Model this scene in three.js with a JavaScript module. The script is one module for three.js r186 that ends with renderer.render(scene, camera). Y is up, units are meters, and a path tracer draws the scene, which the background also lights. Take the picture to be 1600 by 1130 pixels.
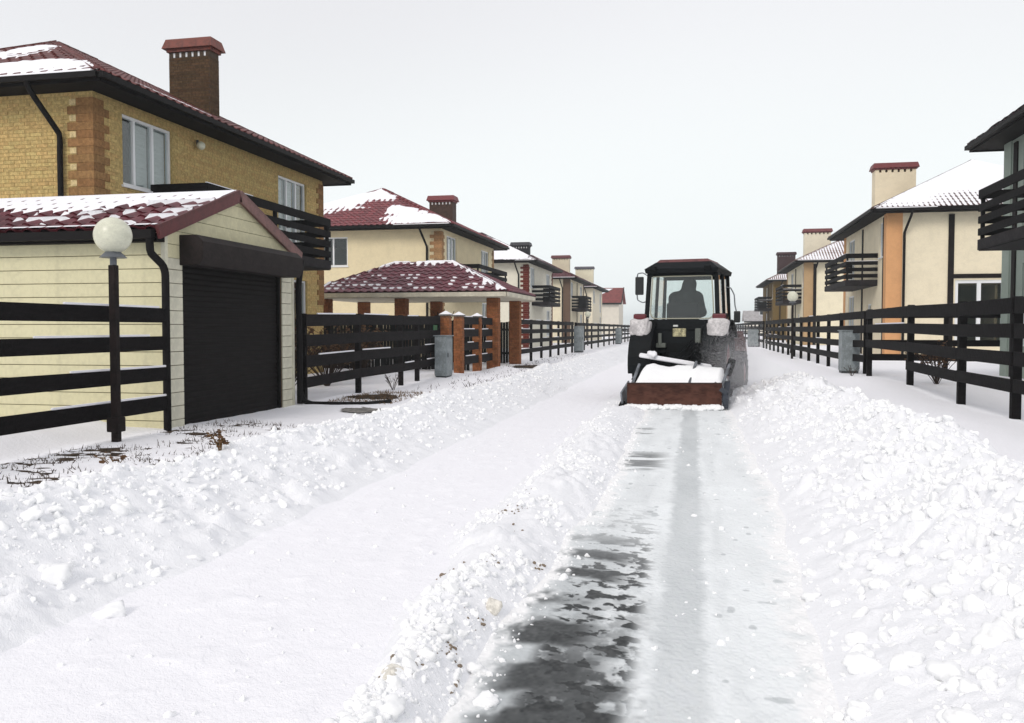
import * as THREE from 'three';
import { mergeGeometries, mergeVertices } from 'three/addons/utils/BufferGeometryUtils.js';
import { RoundedBoxGeometry } from 'three/addons/geometries/RoundedBoxGeometry.js';
import { MarchingCubes } from 'three/addons/objects/MarchingCubes.js';

// ------------------------------------------------------------------ camera, sky, sun, exposure
const scene = new THREE.Scene();
const YAW = 11.92 * Math.PI / 180, PITCH = -2.2 * Math.PI / 180;
const camera = new THREE.PerspectiveCamera(45.42, 1600 / 1130, 0.1, 3000);
camera.position.set(0, 1.5, 0);
camera.rotation.order = 'YXZ';
camera.rotation.set(PITCH, YAW, 0);

const renderer = new THREE.WebGLRenderer({ antialias: true });
renderer.toneMapping = THREE.LinearToneMapping;
renderer.toneMappingExposure = 1.16;
renderer.shadowMap.enabled = true;

const sst = (a, b, x) => { const t = Math.min(1, Math.max(0, (x - a) / (b - a))); return t * t * (3 - 2 * t); };
const SKY_LEVEL = 0.89;
{ // even overcast, a touch brighter and cooler low down, greyer and pinker overhead
  const W = 256, H = 128, d = new Float32Array(W * H * 4);
  for (let j = 0; j < H; j++) for (let i = 0; i < W; i++) {
    const el = ((j + 0.5) / H - 0.5) * Math.PI, s = Math.max(0, Math.sin(el));
    const a = i / W * Math.PI * 2;
    const cl = 1 + 0.02 * Math.sin(a * 3 + s * 7) + 0.015 * Math.sin(a * 7 - s * 13 + 1);
    const t = 0.72 * sst(0.08, 0.42, s + 0.03 * Math.sin(a * 2 + 1));
    const k = 4 * (j * W + i), L = SKY_LEVEL * cl;
    d[k] = L * (0.95 - 0.19 * t); d[k + 1] = L * (0.995 - 0.255 * t); d[k + 2] = L * (1.0 - 0.215 * t); d[k + 3] = 1;
  }
  const tex = new THREE.DataTexture(d, W, H, THREE.RGBAFormat, THREE.FloatType);
  tex.mapping = THREE.EquirectangularReflectionMapping; tex.magFilter = THREE.LinearFilter; tex.needsUpdate = true;
  scene.background = tex; scene.environment = tex;
}
const sun = new THREE.DirectionalLight(0xfff7ee, 1.15);
sun.position.set(-18, 42, 40); sun.target.position.set(0, 0, -20);
sun.castShadow = true; sun.shadow.radius = 40;
Object.assign(sun.shadow.camera, { left: -80, right: 80, top: 80, bottom: -80, near: 1, far: 300 });
scene.add(sun, sun.target);
scene.fog = new THREE.FogExp2(0xe9f1f4, 0.0009);

const toNI = THREE.BufferGeometry.prototype.toNonIndexed; THREE.BufferGeometry.prototype.toNonIndexed = function () { return this.index ? toNI.call(this) : this; };
// ------------------------------------------------------------------ helpers: chance, noise, names, geometry
let seed = 12345;
const rnd = () => { seed = (Math.imul(seed, 1664525) + 1013904223) | 0; return (seed >>> 8) / 16777216; };
const rr = (a, b) => a + (b - a) * rnd();
const hash = (i, j, s) => { let h = (Math.imul(i, 374761393) + Math.imul(j, 668265263) + Math.imul(s, 974634787)) | 0; h = Math.imul(h ^ (h >>> 13), 1274126177); h = Math.imul(h ^ (h >>> 15), 1103515245); return ((h ^ (h >>> 16)) >>> 0) / 4294967296; };
const noise = (x, y, s = 0) => { const i = Math.floor(x), j = Math.floor(y); let u = x - i, v = y - j; u = u * u * (3 - 2 * u); v = v * v * (3 - 2 * v); const a = hash(i, j, s), b = hash(i + 1, j, s), c = hash(i, j + 1, s), e = hash(i + 1, j + 1, s); return a + (b - a) * u + (c - a) * v + (a - b - c + e) * u * v; };
const fbm = (x, y, s = 0, o = 4) => { let a = 0.5, t = 0, n = 0; for (let k = 0; k < o; k++) { t += a * noise(x, y, s + k); n += a; a *= 0.5; x *= 2.03; y *= 2.03; } return t / n; };
const lerp = (a, b, t) => a + (b - a) * t;
const clods = (x, z, c, s, p) => { // rounded lumps of snow of about c metres
  const i0 = Math.floor(x / c), j0 = Math.floor(z / c); let best = 0;
  for (let i = i0 - 1; i <= i0 + 1; i++) for (let j = j0 - 1; j <= j0 + 1; j++) {
    if (hash(i, j, s + 3) > p) continue;
    const r = c * (0.25 + 0.4 * hash(i, j, s + 2)), dx = x - (i + hash(i, j, s)) * c, dz = z - (j + hash(i, j, s + 1)) * c;
    const q = r * r - dx * dx - dz * dz * (0.6 + 0.8 * hash(i, j, s + 4));
    if (q > 0) best = Math.max(best, Math.sqrt(q) * (0.55 + 0.5 * hash(i, j, s + 5)));
  }
  return best;
};
const used = {};
const numbered = (n) => { const k = used[n] = (used[n] ?? -1) + 1; return k ? `${n}_${String(k).padStart(3, '0')}` : n; };
function tag(o, label, category, group) { o.userData.label = label; o.userData.category = category; if (group) o.userData.group = group; return o; }
function thing(name, label, category, [x, y, z] = [0, 0, 0], turn = 0, group) {
  const o = new THREE.Group(); o.name = numbered(name); o.position.set(x, y, z); o.rotation.y = turn; scene.add(o); return tag(o, label, category, group);
}
const shade = (m) => { m.castShadow = m.receiveShadow = true; return m; };
function part(name, geo, mat, parent, stuff) {
  if (Array.isArray(geo)) geo = join(geo);
  const m = shade(new THREE.Mesh(geo, mat)); m.name = name; parent.add(m); if (stuff) m.userData.kind = 'stuff'; return m;
}
function one(name, geo, mat, label, category, group) { const m = part(numbered(name), geo, mat, scene); return tag(m, label, category, group); }
function join(list) {
  list = list.map((g) => { g = g.index ? g.toNonIndexed() : g; for (const k of Object.keys(g.attributes)) if (!['position', 'normal', 'uv', 'color'].includes(k)) g.deleteAttribute(k); return g; });
  if (list.some((g) => !g.attributes.color)) for (const g of list) g.deleteAttribute('color');
  return list.length > 1 ? mergeGeometries(list) : list[0];
}
function metreUV(g) { // texture coordinates in metres, by the way each face points
  if (g.index) g = g.toNonIndexed();
  const p = g.attributes.position, n = g.attributes.normal, uv = new Float32Array(p.count * 2);
  for (let i = 0; i < p.count; i++) {
    const ax = Math.abs(n.getX(i)), ay = Math.abs(n.getY(i)), az = Math.abs(n.getZ(i));
    const x = p.getX(i), y = p.getY(i), z = p.getZ(i);
    if (ay >= ax && ay >= az) { uv[2 * i] = x; uv[2 * i + 1] = z; } else if (ax >= az) { uv[2 * i] = z; uv[2 * i + 1] = y; } else { uv[2 * i] = x; uv[2 * i + 1] = y; }
  }
  g.setAttribute('uv', new THREE.BufferAttribute(uv, 2)); return g;
}
const box = (x0, x1, y0, y1, z0, z1) => { const g = new THREE.BoxGeometry(Math.abs(x1 - x0), Math.abs(y1 - y0), Math.abs(z1 - z0)); g.translate((x0 + x1) / 2, (y0 + y1) / 2, (z0 + z1) / 2); return metreUV(g); };
const rbox = (w, h, d, r = 0.01) => { const g = new RoundedBoxGeometry(w, h, d, 1, r); return metreUV(g); };
const rboxAt = (x0, x1, y0, y1, z0, z1, r = 0.01) => { const g = rbox(Math.abs(x1 - x0), Math.abs(y1 - y0), Math.abs(z1 - z0), r); g.translate((x0 + x1) / 2, (y0 + y1) / 2, (z0 + z1) / 2); return g; };
const V = (x, y, z) => new THREE.Vector3(x, y, z);
function bar(a, b, w, h = w, r = 0) { // a beam from a to b
  const d = b.clone().sub(a), L = d.length(), g = r ? rbox(w, h, L, r) : metreUV(new THREE.BoxGeometry(w, h, L));
  const m = new THREE.Matrix4().lookAt(b, a, Math.abs(d.y) > 0.95 * L ? V(1, 0, 0) : V(0, 1, 0)); m.setPosition(a.clone().add(b).multiplyScalar(0.5)); return g.applyMatrix4(m);
}
const tube = (pts, r, seg = 24, rad = 8) => new THREE.TubeGeometry(new THREE.CatmullRomCurve3(pts, false, 'catmullrom', 0.15), seg, r, rad);
const cyl = (r0, r1, h, x, y, z, n = 16) => { const g = new THREE.CylinderGeometry(r0, r1, h, n); g.translate(x, y + h / 2, z); return g; };
function quad(a, b, c, d) { const g = new THREE.BufferGeometry(); g.setAttribute('position', new THREE.Float32BufferAttribute([a, b, c, a, c, d].flatMap((v) => [v.x, v.y, v.z]), 3)); g.computeVertexNormals(); return metreUV(g); }
function tint(g, f, spread = 0) { const n = g.attributes.position.count, c = new Float32Array(n * 3); for (let i = 0; i < n; i++) { c[3 * i] = f[0]; c[3 * i + 1] = f[1]; c[3 * i + 2] = f[2]; } g.setAttribute('color', new THREE.BufferAttribute(c, 3)); return g; }

// where a pixel of the 1600 x 1130 photograph meets the level y (used only to measure the layout)
function ground(px, py, y = 0) {
  const f = 1350, d = V((px - 800) / f, -(py - 565) / f, -1).applyEuler(camera.rotation), t = (y - 1.5) / d.y; return V(d.x * t, y, d.z * t);
}

// ------------------------------------------------------------------ materials
const texCache = {};
function speckle(s, lo, hi, size = 256, f = 8, stretch = 1) { // tileable-enough grain as a grey multiplier around 1
  const k = [s, lo, hi, size, f, stretch].join(); if (texCache[k]) return texCache[k];
  const d = new Uint8Array(size * size * 4);
  const N = (x, y, c, q) => { const wrap = (i, m) => ((i % m) + m) % m; const fx = x * c, fy = y * c * stretch, i = Math.floor(fx), j = Math.floor(fy); let u = fx - i, v = fy - j; u = u * u * (3 - 2 * u); v = v * v * (3 - 2 * v); const m = c, n = Math.round(c * stretch); const h = (a, b) => hash(wrap(a, m), wrap(b, n), q); return lerp(lerp(h(i, j), h(i + 1, j), u), lerp(h(i, j + 1), h(i + 1, j + 1), u), v); };
  for (let j = 0; j < size; j++) for (let i = 0; i < size; i++) {
    const x = i / size, y = j / size;
    const t = 0.4 * N(x, y, f, s) + 0.3 * N(x, y, f * 3, s + 1) + 0.3 * N(x, y, f * 8, s + 2);
    const g = 255 * lerp(lo, hi, sst(0.2, 0.8, t)); const q = 4 * (j * size + i); d[q] = d[q + 1] = d[q + 2] = g; d[q + 3] = 255;
  }
  const t = new THREE.DataTexture(d, size, size, THREE.RGBAFormat); t.wrapS = t.wrapT = THREE.RepeatWrapping; t.magFilter = THREE.LinearFilter; t.colorSpace = THREE.SRGBColorSpace; t.needsUpdate = true;
  return texCache[k] = t;
}
const grainBump = (() => { const t = speckle(71, 0, 1, 256, 10).clone(); t.colorSpace = THREE.NoColorSpace; t.needsUpdate = true; return t; })();
function mat(css, o = {}) {
  const { grain, per = 1, bump = 0, ...rest } = o;
  const m = new THREE.MeshPhysicalMaterial({ color: css, roughness: 0.85, specularIntensity: rest.roughness > 0.6 ? 0.35 : 1, ...rest });
  if (grain) { m.map = speckle(...grain).clone(); m.map.repeat.set(1 / per, 1 / per); m.map.needsUpdate = true; }
  if (bump) { m.bumpMap = grainBump.clone(); m.bumpMap.repeat.set(1 / per, 1 / per); m.bumpMap.needsUpdate = true; m.bumpScale = bump; }
  return m;
}
const M = {
  snow: mat('#f4f4f8', { roughness: 0.95, bump: 0.003, per: 0.35 }),
  bank: mat('#f1f2f5', { roughness: 0.95, bump: 0.0025, per: 0.2 }), clod: mat('#f4f5f6', { roughness: 0.95 }),
  dirtyClod: mat('#f4f0e6', { roughness: 0.95, grain: [5, 0.82, 1, 128, 4], per: 1.6 }),
  fence: mat('#110c0e', { roughness: 0.85, grain: [11, 0.6, 1, 256, 4, 8], per: 0.8, bump: 0.003 }),
  fence2: mat('#1c1719', { roughness: 0.85, grain: [12, 0.6, 1, 256, 4, 8], per: 0.8, bump: 0.003 }),
  picket: mat('#191a1b', { roughness: 0.8, grain: [13, 0.6, 1, 128, 4, 4], per: 0.8 }),
  darkTrim: mat('#0f090a', { roughness: 0.8, grain: [14, 0.7, 1, 128, 4], per: 1 }),
  pipe: mat('#0d090a', { roughness: 0.65 }),
  timber: mat('#1f1716', { roughness: 0.75, grain: [15, 0.65, 1, 128, 4], per: 0.8 }),
  balconyBase: mat('#2e2a2c', { roughness: 0.8, grain: [16, 0.75, 1, 128, 4], per: 1 }),
  siding: mat('#d2cca8', { roughness: 0.6, grain: [17, 0.93, 1, 256, 5], per: 1.4, bump: 0.002 }),
  sidingTrim: mat('#d6d3bf', { roughness: 0.5, grain: [18, 0.92, 1, 128, 5], per: 1 }),
  shutter: mat('#130e0e', { roughness: 0.75, grain: [19, 0.7, 1, 128, 4], per: 0.6 }),
  shutterBox: mat('#2a2322', { roughness: 0.7, grain: [20, 0.75, 1, 128, 4], per: 0.6 }),
  tile: mat('#ffffff', { roughness: 0.5, vertexColors: true, grain: [21, 0.75, 1, 128, 4], per: 0.4 }),
  barge: mat('#5c2527', { roughness: 0.55, grain: [22, 0.75, 1, 128, 4], per: 0.6 }),
  brickPale: mat('#ffffff', { roughness: 0.9, vertexColors: true, grain: [23, 0.8, 1, 128, 8], per: 0.4, bump: 0.003 }),
  mortar: mat('#c0a870', { roughness: 0.95, grain: [24, 0.8, 1, 128, 8], per: 0.5 }),
  mortarRed: mat('#8a6048', { roughness: 0.95, grain: [25, 0.8, 1, 128, 8], per: 0.5 }),
  whiteFrame: mat('#e2e4e6', { roughness: 0.4 }),
  blind: mat('#b9bbbd', { roughness: 0.8, grain: [26, 0.9, 1, 128, 3, 8], per: 0.5 }),
  darkGlass: mat('#0b0d12', { roughness: 0.08 }),
  glass: new THREE.MeshPhysicalMaterial({ color: '#f2f6f5', transmission: 1, thickness: 0, roughness: 0.03, ior: 1.5 }),
  room: mat('#6e5f4c', { roughness: 1 }), boards: mat('#5f4c38', { roughness: 0.9 }),
  cabinet: mat('#8f989b', { roughness: 0.55, grain: [27, 0.8, 1, 128, 5], per: 0.8 }),
  cabinetDark: mat('#3a3f42', { roughness: 0.6 }),
  globe: mat('#d8d8c4', { roughness: 0.3 , grain: [28, 0.93, 1, 128, 5], per: 0.5 }),
  globeBase: mat('#5c6066', { roughness: 0.5 }),
  deadGrass: mat('#544a42', { roughness: 1 }), twig: mat('#3a2f28', { roughness: 0.9 }), crumb: mat('#85786a', { roughness: 1 }), dusty: mat('#dedada', { roughness: 0.95, grain: [6, 0.8, 1, 128, 4], per: 0.5 }), straw: mat('#6e5637', { roughness: 0.95 }), leaf: mat('#5d4633', { roughness: 0.9, side: THREE.DoubleSide }),
  soil: mat('#6d5d4f', { roughness: 1, grain: [29, 0.5, 1, 256, 8], per: 0.6, bump: 0.03 }),
  slab: mat('#8d8a86', { roughness: 0.95, grain: [30, 0.7, 1, 128, 6], per: 0.6, bump: 0.004 }),
};
const plaster = {};
const plasterMat = (css) => plaster[css] ??= mat(css, { roughness: 0.95, grain: [40, 0.96, 1, 256, 5], per: 2.2, bump: 0.004 });
// ------------------------------------------------------------------ the snow: fields, ploughed lanes and banks
const EDGE = [-5.0, -3.05, -1.72, -0.9, 0.62, 3.0];       // outer left bank, lane, windrow, lane, right bank, field
const wander = (x, z) => { const A = 0.42 * sst(6.8, 2.9, z), pull = x > -3.05 && x < -1.72 ? A * (x + 3.05) / 1.33 : x >= -1.72 && x < -0.9 ? A * (-0.9 - x) / 0.82 : 0, k = sst(7, 3, Math.abs(x)); return pull + k * (0.34 * (fbm(z * 0.35, x * 0.12 + 7, 50, 3) - 0.5) + (Math.abs(x) > 1 ? 0.10 : 0.07) * (noise(z * 2.1, x * 0.7, 55) - 0.5)); };
const bankL = (z) => 0.40 + 0.16 * (fbm(z * 0.5, 3, 60, 2) - 0.5), bankR = (z) => 0.42 * sst(21.5, 18.5, z) + 0.03 + 0.14 * (fbm(z * 0.55, 9, 61, 2) - 0.5) * sst(21.5, 18.5, z), rowM = (z) => 0.105 * sst(19, 14, z) + 0.015 + 0.07 * (fbm(z * 0.8, 2, 62, 2) - 0.5);
const verge = (x, d) => sst(-4.7, -5.1, x) * sst(-7.4, -7.0, x) * sst(5.2, 6.2, d) * sst(12.6, 11.4, d);
function height(xb, z) { // xb: position across the street before the wander of the edges
  const d = -z, x = xb + wander(xb, d), far = sst(60, 25, d);   // d: metres ahead
  let h;
  const soft = 0.05 * (fbm(x * 0.3, d * 0.3, 70, 3) - 0.5) + 0.012 * (fbm(x * 2.2, d * 2.2, 72, 3) - 0.5);
  const left = 0.03 + soft * 1.5 + 0.05 * sst(-5, -6, xb), right = 0.19 + soft + 0.05 * sst(6, 9, xb);
  if (xb < EDGE[0]) {
    h = left + 0.035 * (fbm(x * 3, d * 3, 74, 3) - 0.5) * sst(-8, -6, xb);
    h += 0.2 * Math.exp(-(((x + 8.2) / 0.55) ** 2)) * sst(11.0, 10.2, d) * (0.6 + fbm(d * 1.2, 1, 75, 2));        // drift along the garage wall and fence
    h += 0.10 * Math.exp(-(((x + 7.3) / 1.0) ** 2 + ((d - 24) / 1.6) ** 2)) + 0.14 * Math.exp(-(((x + 6.3) / 0.5) ** 2 + ((d - 28.3) / 1.2) ** 2));
    h -= 0.045 * sst(0.51, 0.66, fbm(x * 1.5, d * 2.6, 76, 2) * 0.4 + fbm(x * 7, d * 13, 78, 3) * 0.6) * verge(x, d);                                    // blown thin: bare soil shows
  } else if (xb < EDGE[1]) {
    const t = (xb - EDGE[0]) / (EDGE[1] - EDGE[0]), b = bankL(d), prof = t < 0.5 ? sst(0, 0.5, t) : Math.pow(1 - (t - 0.5) / 0.5, 1.15);
    h = lerp(left, 0, sst(0.3, 0.9, t)) + b * prof;
  } else if (xb < EDGE[2]) h = 0.0;
  else if (xb < EDGE[3]) { const t = (xb - EDGE[2]) / (EDGE[3] - EDGE[2]); h = rowM(d) * Math.sin(Math.PI * t); }
  else if (xb < EDGE[4]) h = 0.12 * sst(18.5, 22, d) + 0.0;
  else if (xb < EDGE[5]) {
    const t = (xb - EDGE[4]) / (EDGE[5] - EDGE[4]), prof = t < 0.54 ? Math.pow(t / 0.54, 0.9) : sst(1, 0.54, t);
    h = lerp(0.12 * sst(18.5, 22, d), right, sst(0.25, 0.9, t)) + bankR(d) * prof;
    h += -0.07 * sst(0.62, 0.8, fbm((x * 1.0 + d * 0.35) * 2.6, (d - x * 0.4) * 0.7, 77, 2)) * sst(0.1, 0.4, t) * sst(1, 0.8, t) * sst(21, 18, d);   // smooth cut streaks
  } else { h = right; h += 0.16 * Math.exp(-(((x - 3.9) / 0.8) ** 2 + ((d - 21.5) / 2.2) ** 2)) - 0.07 * sst(3.6, 5.2, x) * sst(21, 16, d); }
  // lumps: full on the banks, a few crumbs on the lanes
  const ml = sst(EDGE[0] - 0.1, EDGE[0] + 0.35, xb) * sst(EDGE[1] + 0.15, EDGE[1] - 0.25, xb);
  const mm = sst(EDGE[2] - 0.12, EDGE[2] + 0.2, xb) * sst(EDGE[3] + 0.05, EDGE[3] - 0.12, xb) * sst(20, 16, d);
  const mr = sst(EDGE[4] - 0.04, EDGE[4] + 0.3, xb) * sst(EDGE[5] + 0.15, EDGE[5] - 0.4, xb) * sst(22, 19, d);
  const m = Math.max(ml * lerp(0.8, 0.5, sst(8, 22, d)), mm * 0.75, mr);
  if (m > 0.01 && far > 0) {
    const rough = 0.3 + 0.85 * sst(0.38, 0.64, fbm(x * 0.9, d * 0.9, 80, 2));
    const big = clods(x, d, 0.42, 81, 0.5) * 0.42, mid = clods(x, d, 0.17, 85, 0.7) * 0.75, small = d < 16 ? clods(x, d, 0.07, 89, 0.75) * 0.8 : 0;
    h += m * rough * (big * (mm > 0 ? 0.35 : 1) + mid * 0.8 + small) + m * 0.07 * (fbm(x * 7, d * 7, 92, 4) - 0.5);
  } else if (xb > EDGE[1] - 0.2 && xb < EDGE[3]) h += 0.018 * (fbm(x * 5, d * 1.6, 94, 3) - 0.5) + 0.012 * sst(0.55, 0.8, fbm(x * 14, d * 7, 96, 2)) + 0.02 * (noise(x * 1.6, d * 0.15, 97) - 0.5);
  return h;
}
const spread = (a, b, n, grow) => Array.from({ length: n + 1 }, (_, i) => a + (b - a) * (grow ? Math.pow(i / n, grow) : i / n));
const rowsZ = [12, 6, 2.5, 0.6, -0.6, -1.5]; { let z = 1.5; while (z < 44) { z += Math.max(0.02, 0.0068 * z); rowsZ.push(-z); } while (z < 700) { z *= z < 200 ? 1.03 : 1.2; rowsZ.push(-z); } }
function sheet(cols, uvOf) {
  const nc = cols.length, nr = rowsZ.length, p = new Float32Array(nc * nr * 3), uv = new Float32Array(nc * nr * 2), ix = [];
  for (let r = 0; r < nr; r++) for (let c = 0; c < nc; c++) {
    const k = r * nc + c, z = rowsZ[r], x = cols[c] + wander(cols[c], -z);
    p[3 * k] = x; p[3 * k + 1] = height(cols[c], z); p[3 * k + 2] = z;
    const t = uvOf ? uvOf(x, -z) : [x, z]; uv[2 * k] = t[0]; uv[2 * k + 1] = t[1];
    if (r && c) ix.push(k - nc - 1, k - nc, k, k - nc - 1, k, k - 1);
  }
  const g = new THREE.BufferGeometry(); g.setAttribute('position', new THREE.BufferAttribute(p, 3)); g.setAttribute('uv', new THREE.BufferAttribute(uv, 2)); g.setIndex(ix); g.computeVertexNormals();
  if (g.attributes.normal.getY(Math.floor(nr / 2) * nc + (nc >> 1)) < 0) { const a = g.index.array; for (let i = 0; i < a.length; i += 3) { const t = a[i]; a[i] = a[i + 1]; a[i + 1] = t; } g.computeVertexNormals(); }
  return g;
}
function land(name, geo, m, label) { const o = part(numbered(name), geo, m, scene); o.userData.kind = 'structure'; o.userData.label = label; return o; }
const rev = (a) => a.slice().reverse();
land('snow_field', sheet([...rev(spread(-60, -500, 8, 1.6)).slice(0, -1), ...rev(spread(-9.5, -60, 22, 1.5)).slice(0, -1), ...spread(-9.5, EDGE[0], 80)]), M.snow, 'snowy ground left of the street, with dry stalks showing through');
land('snow_bank', sheet(spread(EDGE[0], EDGE[1], 105)), M.bank, 'lumpy ploughed snow bank along the left side of the street');
land('road', sheet(spread(EDGE[1], EDGE[2], 44)), M.snow, 'smooth snow-covered left lane of the street');
land('snow_bank', sheet(spread(EDGE[2], EDGE[3], 56)), M.bank, 'low ridge of dirty snow lumps between the two lanes');
land('snow_bank', sheet(spread(EDGE[4], EDGE[5], 140)), M.bank, 'high lumpy ploughed snow bank along the right side of the street');
land('snow_field', sheet([...spread(EDGE[5], 9.5, 80), ...spread(9.5, 60, 22, 1.5).slice(1), ...spread(60, 500, 8, 1.6).slice(1)]), M.snow, 'smooth snowy ground right of the street');
{ // bare soil of the left verge, lying just under the thin snow
  const nx = 50, nz = 110, pos = [], ix = [], hs = (x, d) => 0.03 + 0.05 * 1.5 * (fbm(x * 0.3, d * 0.3, 70, 3) - 0.5) + 0.018 * (fbm(x * 2.2, d * 2.2, 72, 3) - 0.5) + 0.05 * sst(-5, -6, x) + 0.02 * (fbm(x * 9, d * 9, 204, 3) - 0.5) - 0.018;
  for (let j = 0; j <= nz; j++) for (let i = 0; i <= nx; i++) { const x = lerp(-7.3, -4.85, i / nx), d = lerp(5.2, 12.4, j / nz), e = Math.min(i, nx - i, j, nz - j); pos.push(x, hs(x, d) - (e < 3 ? 0.06 : 0), -d); if (i && j) { const k = j * (nx + 1) + i; ix.push(k - nx - 2, k - nx - 1, k, k - nx - 2, k, k - 1); } }
  const g = new THREE.BufferGeometry(); g.setAttribute('position', new THREE.Float32BufferAttribute(pos, 3)); g.setIndex(ix); g.computeVertexNormals(); land('soil_ground', metreUV(g), M.soil, 'bare soil showing through thin snow before the garage');
}
{ // the freshly scraped lane: packed snow with bare wet asphalt where the blade and the tyres reached it
  const W = 512, H = 2048, X0 = -1.15, X1 = 0.85, Z0 = 1.5, Z1 = 15.5;
  const col = new Uint8Array(W * H * 4), rough = new Uint8Array(W * H * 4), rel = new Uint8Array(W * H * 4);
  for (let j = 0; j < H; j++) for (let i = 0; i < W; i++) {
    const x = lerp(X0, X1, (i + 0.5) / W), z = lerp(Z0, Z1, (j + 0.5) / H);
    let bare = 0, dirt = 0;
    const n1 = fbm(x * 5, z * 2.2, 100, 3), n2 = fbm(x * 16, z * 11, 104, 3), n3 = noise(x * 60, z * 45, 108);
    // scraped patch at the left edge
    const drift = 0.1 * (fbm(z * 0.9, 5, 112, 2) - 0.5), xs = x + drift;
    const near = sst(6.9, 5.3, z), cx = -0.82 + 0.10 * sst(4.5, 3, z);
    let p = near * sst(cx - 0.16, cx + 0.04, xs + 0.1 * (n2 - 0.5)) * sst(cx + 0.52, cx + 0.26, xs);
    const brush = fbm(x * 1.8 + 3, z * 4.2 + x * 1.5, 116, 3), wave = 0.5 + 0.5 * Math.sin(6.2832 * (z / 0.47 - (x + 0.8) * 0.9 + 1.3 * noise(x * 1.1, z * 0.8, 118)));
    p *= sst(0.50, 1.0, wave * 0.75 + 1.0 * (brush - 0.5) + 0.3 * (n2 - 0.5) + 0.27 + 0.22 * sst(4.6, 3.2, z));
    bare = Math.max(bare, p * 0.95); dirt = Math.max(dirt, 0.62 * near * sst(cx - 0.26, cx - 0.1, xs) * sst(cx + 0.5, cx + 0.25, xs) * (0.6 + 0.6 * n1));
    const patch2 = sst(-1.1, -0.92, x) * sst(-0.2, -0.5, x) * sst(9.0, 9.4, z) * sst(10.8, 10.2, z) * sst(0.42, 0.62, fbm(x * 2, z * 6, 120, 3));
    const patch3 = sst(-0.95, -0.8, x) * sst(-0.5, -0.65, x) * sst(12.0, 12.4, z) * sst(13.6, 13, z) * sst(0.45, 0.65, fbm(x * 3, z * 5, 124, 3));
    bare = Math.max(bare, patch2 * 0.72, patch3 * 0.5);
    // print of a ribbed tyre: chunks of bare asphalt in uneven rows
    { const cw = 0.115, ch = 0.125, i0 = Math.floor(x / cw), zz = z + 0.35 * Math.abs(x + 0.47), j0 = Math.floor(zz / ch); let best = -1;
      for (let ci = i0 - 1; ci <= i0 + 1; ci++) for (let cj = j0 - 1; cj <= j0 + 1; cj++) { if (hash(ci, cj, 130) > 0.62) continue; const px = (ci + 0.15 + 0.7 * hash(ci, cj, 131)) * cw, pz = (cj + 0.2 + 0.6 * hash(ci, cj, 132)) * ch, rx = 0.03 + 0.045 * hash(ci, cj, 133), rz = 0.03 + 0.03 * hash(ci, cj, 134); best = Math.max(best, 1 - Math.hypot((x - px) / rx, (zz - pz - (x - px) * 0.35) / rz)); }
      const band0 = sst(-0.74, -0.64, x + 0.1 * (n1 - 0.5)) * sst(-0.18, -0.36, x + 0.16 * (n2 - 0.5)) * sst(5.3, 3.4, z + 0.8 * (n1 - 0.5));
      bare = Math.max(bare, 0.92 * band0 * sst(0.36, 0.56, 0.45 * fbm(x * 26, z * 17, 151, 3) + 0.55 * fbm(x * 9, z * 8, 152, 2) + 0.07 * sst(4.4, 3.2, z)));
      const band = sst(-0.76, -0.66, x) * sst(-0.2, -0.32, x), fade = sst(8.4, 4.4, z);
      const row = 0.5 + 0.5 * Math.sin(6.2832 * (z / 0.21 + Math.abs(x + 0.47) * 1.6 + 0.5 * n1)), chunk = 0.62 * fbm(x * 15 + 2 * n2, z * 17 + x * 5, 149, 4) + 0.26 * n2 + 0.12 * row + 0.04 * (n3 - 0.5);
      bare = Math.max(bare, sst(0.50, 0.61, chunk + 0.06 * sst(6, 3.4, z)) * band * sst(8.2, 5.0, z) * (0.35 + 0.65 * fade));
      dirt = Math.max(dirt, 0.75 * band * sst(6.5, 3.4, z) * sst(0.3, 0.7, n1 * 0.6 + n2 * 0.5));
      dirt = Math.max(dirt, 0.7 * sst(-0.36, -0.26, x) * sst(0.02, -0.12, x) * sst(5.6, 3.4, z) * sst(0.42, 0.7, fbm(x * 2.2, (z + 0.5 * x) * 5.2, 144, 3)));
    }
    // grey ice under the right wheel
    const t3 = (x + 0.06 + 0.05 * (fbm(z * 0.5, 8, 134, 2) - 0.5)) / 0.135;
    dirt = Math.max(dirt, sst(1.25, 0.6, Math.abs(t3) + 0.5 * (n2 - 0.5) + 0.3 * (n1 - 0.5)) * (0.22 + 0.42 * n1) * (0.75 + 0.5 * fbm(x * 3, z * 0.6, 148, 2)));
    dirt = Math.max(dirt, 0.25 * sst(0.55, 0.75, n1) * sst(4.6, 3.6, z) * sst(0.5, 0.1, x));
    dirt = Math.max(dirt, 0.14 * sst(0.5, 0.7, fbm(x * 6, z * 0.7, 138, 3)));
    dirt = Math.max(dirt, 0.5 * sst(0.80, 0.86, fbm(x * 10, z * 7, 142, 2)));
    const eL = x - EDGE[3] - wander(EDGE[3], z), eR = EDGE[4] + wander(EDGE[4], z) - x, cover = sst(0.0, 0.17, eL + 0.22 * (n2 - 0.5) + 0.12 * (n1 - 0.5)) , cov2 = sst(0.0, 0.22, eR + 0.3 * (n2 - 0.5)), open = Math.min(cover, cov2);
    bare *= cover; dirt *= open;
    const k = 4 * (j * W + i), as = [0.02 + 0.04 * n3 * n2 * 2, 0.023 + 0.04 * n3 * n2 * 2, 0.024 + 0.04 * n3 * n2 * 2], sn = [0.81, 0.84, 0.85].map((c) => lerp(0.92, c * (0.92 + 0.16 * n1), open)), ice = [0.36, 0.39, 0.40];
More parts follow.
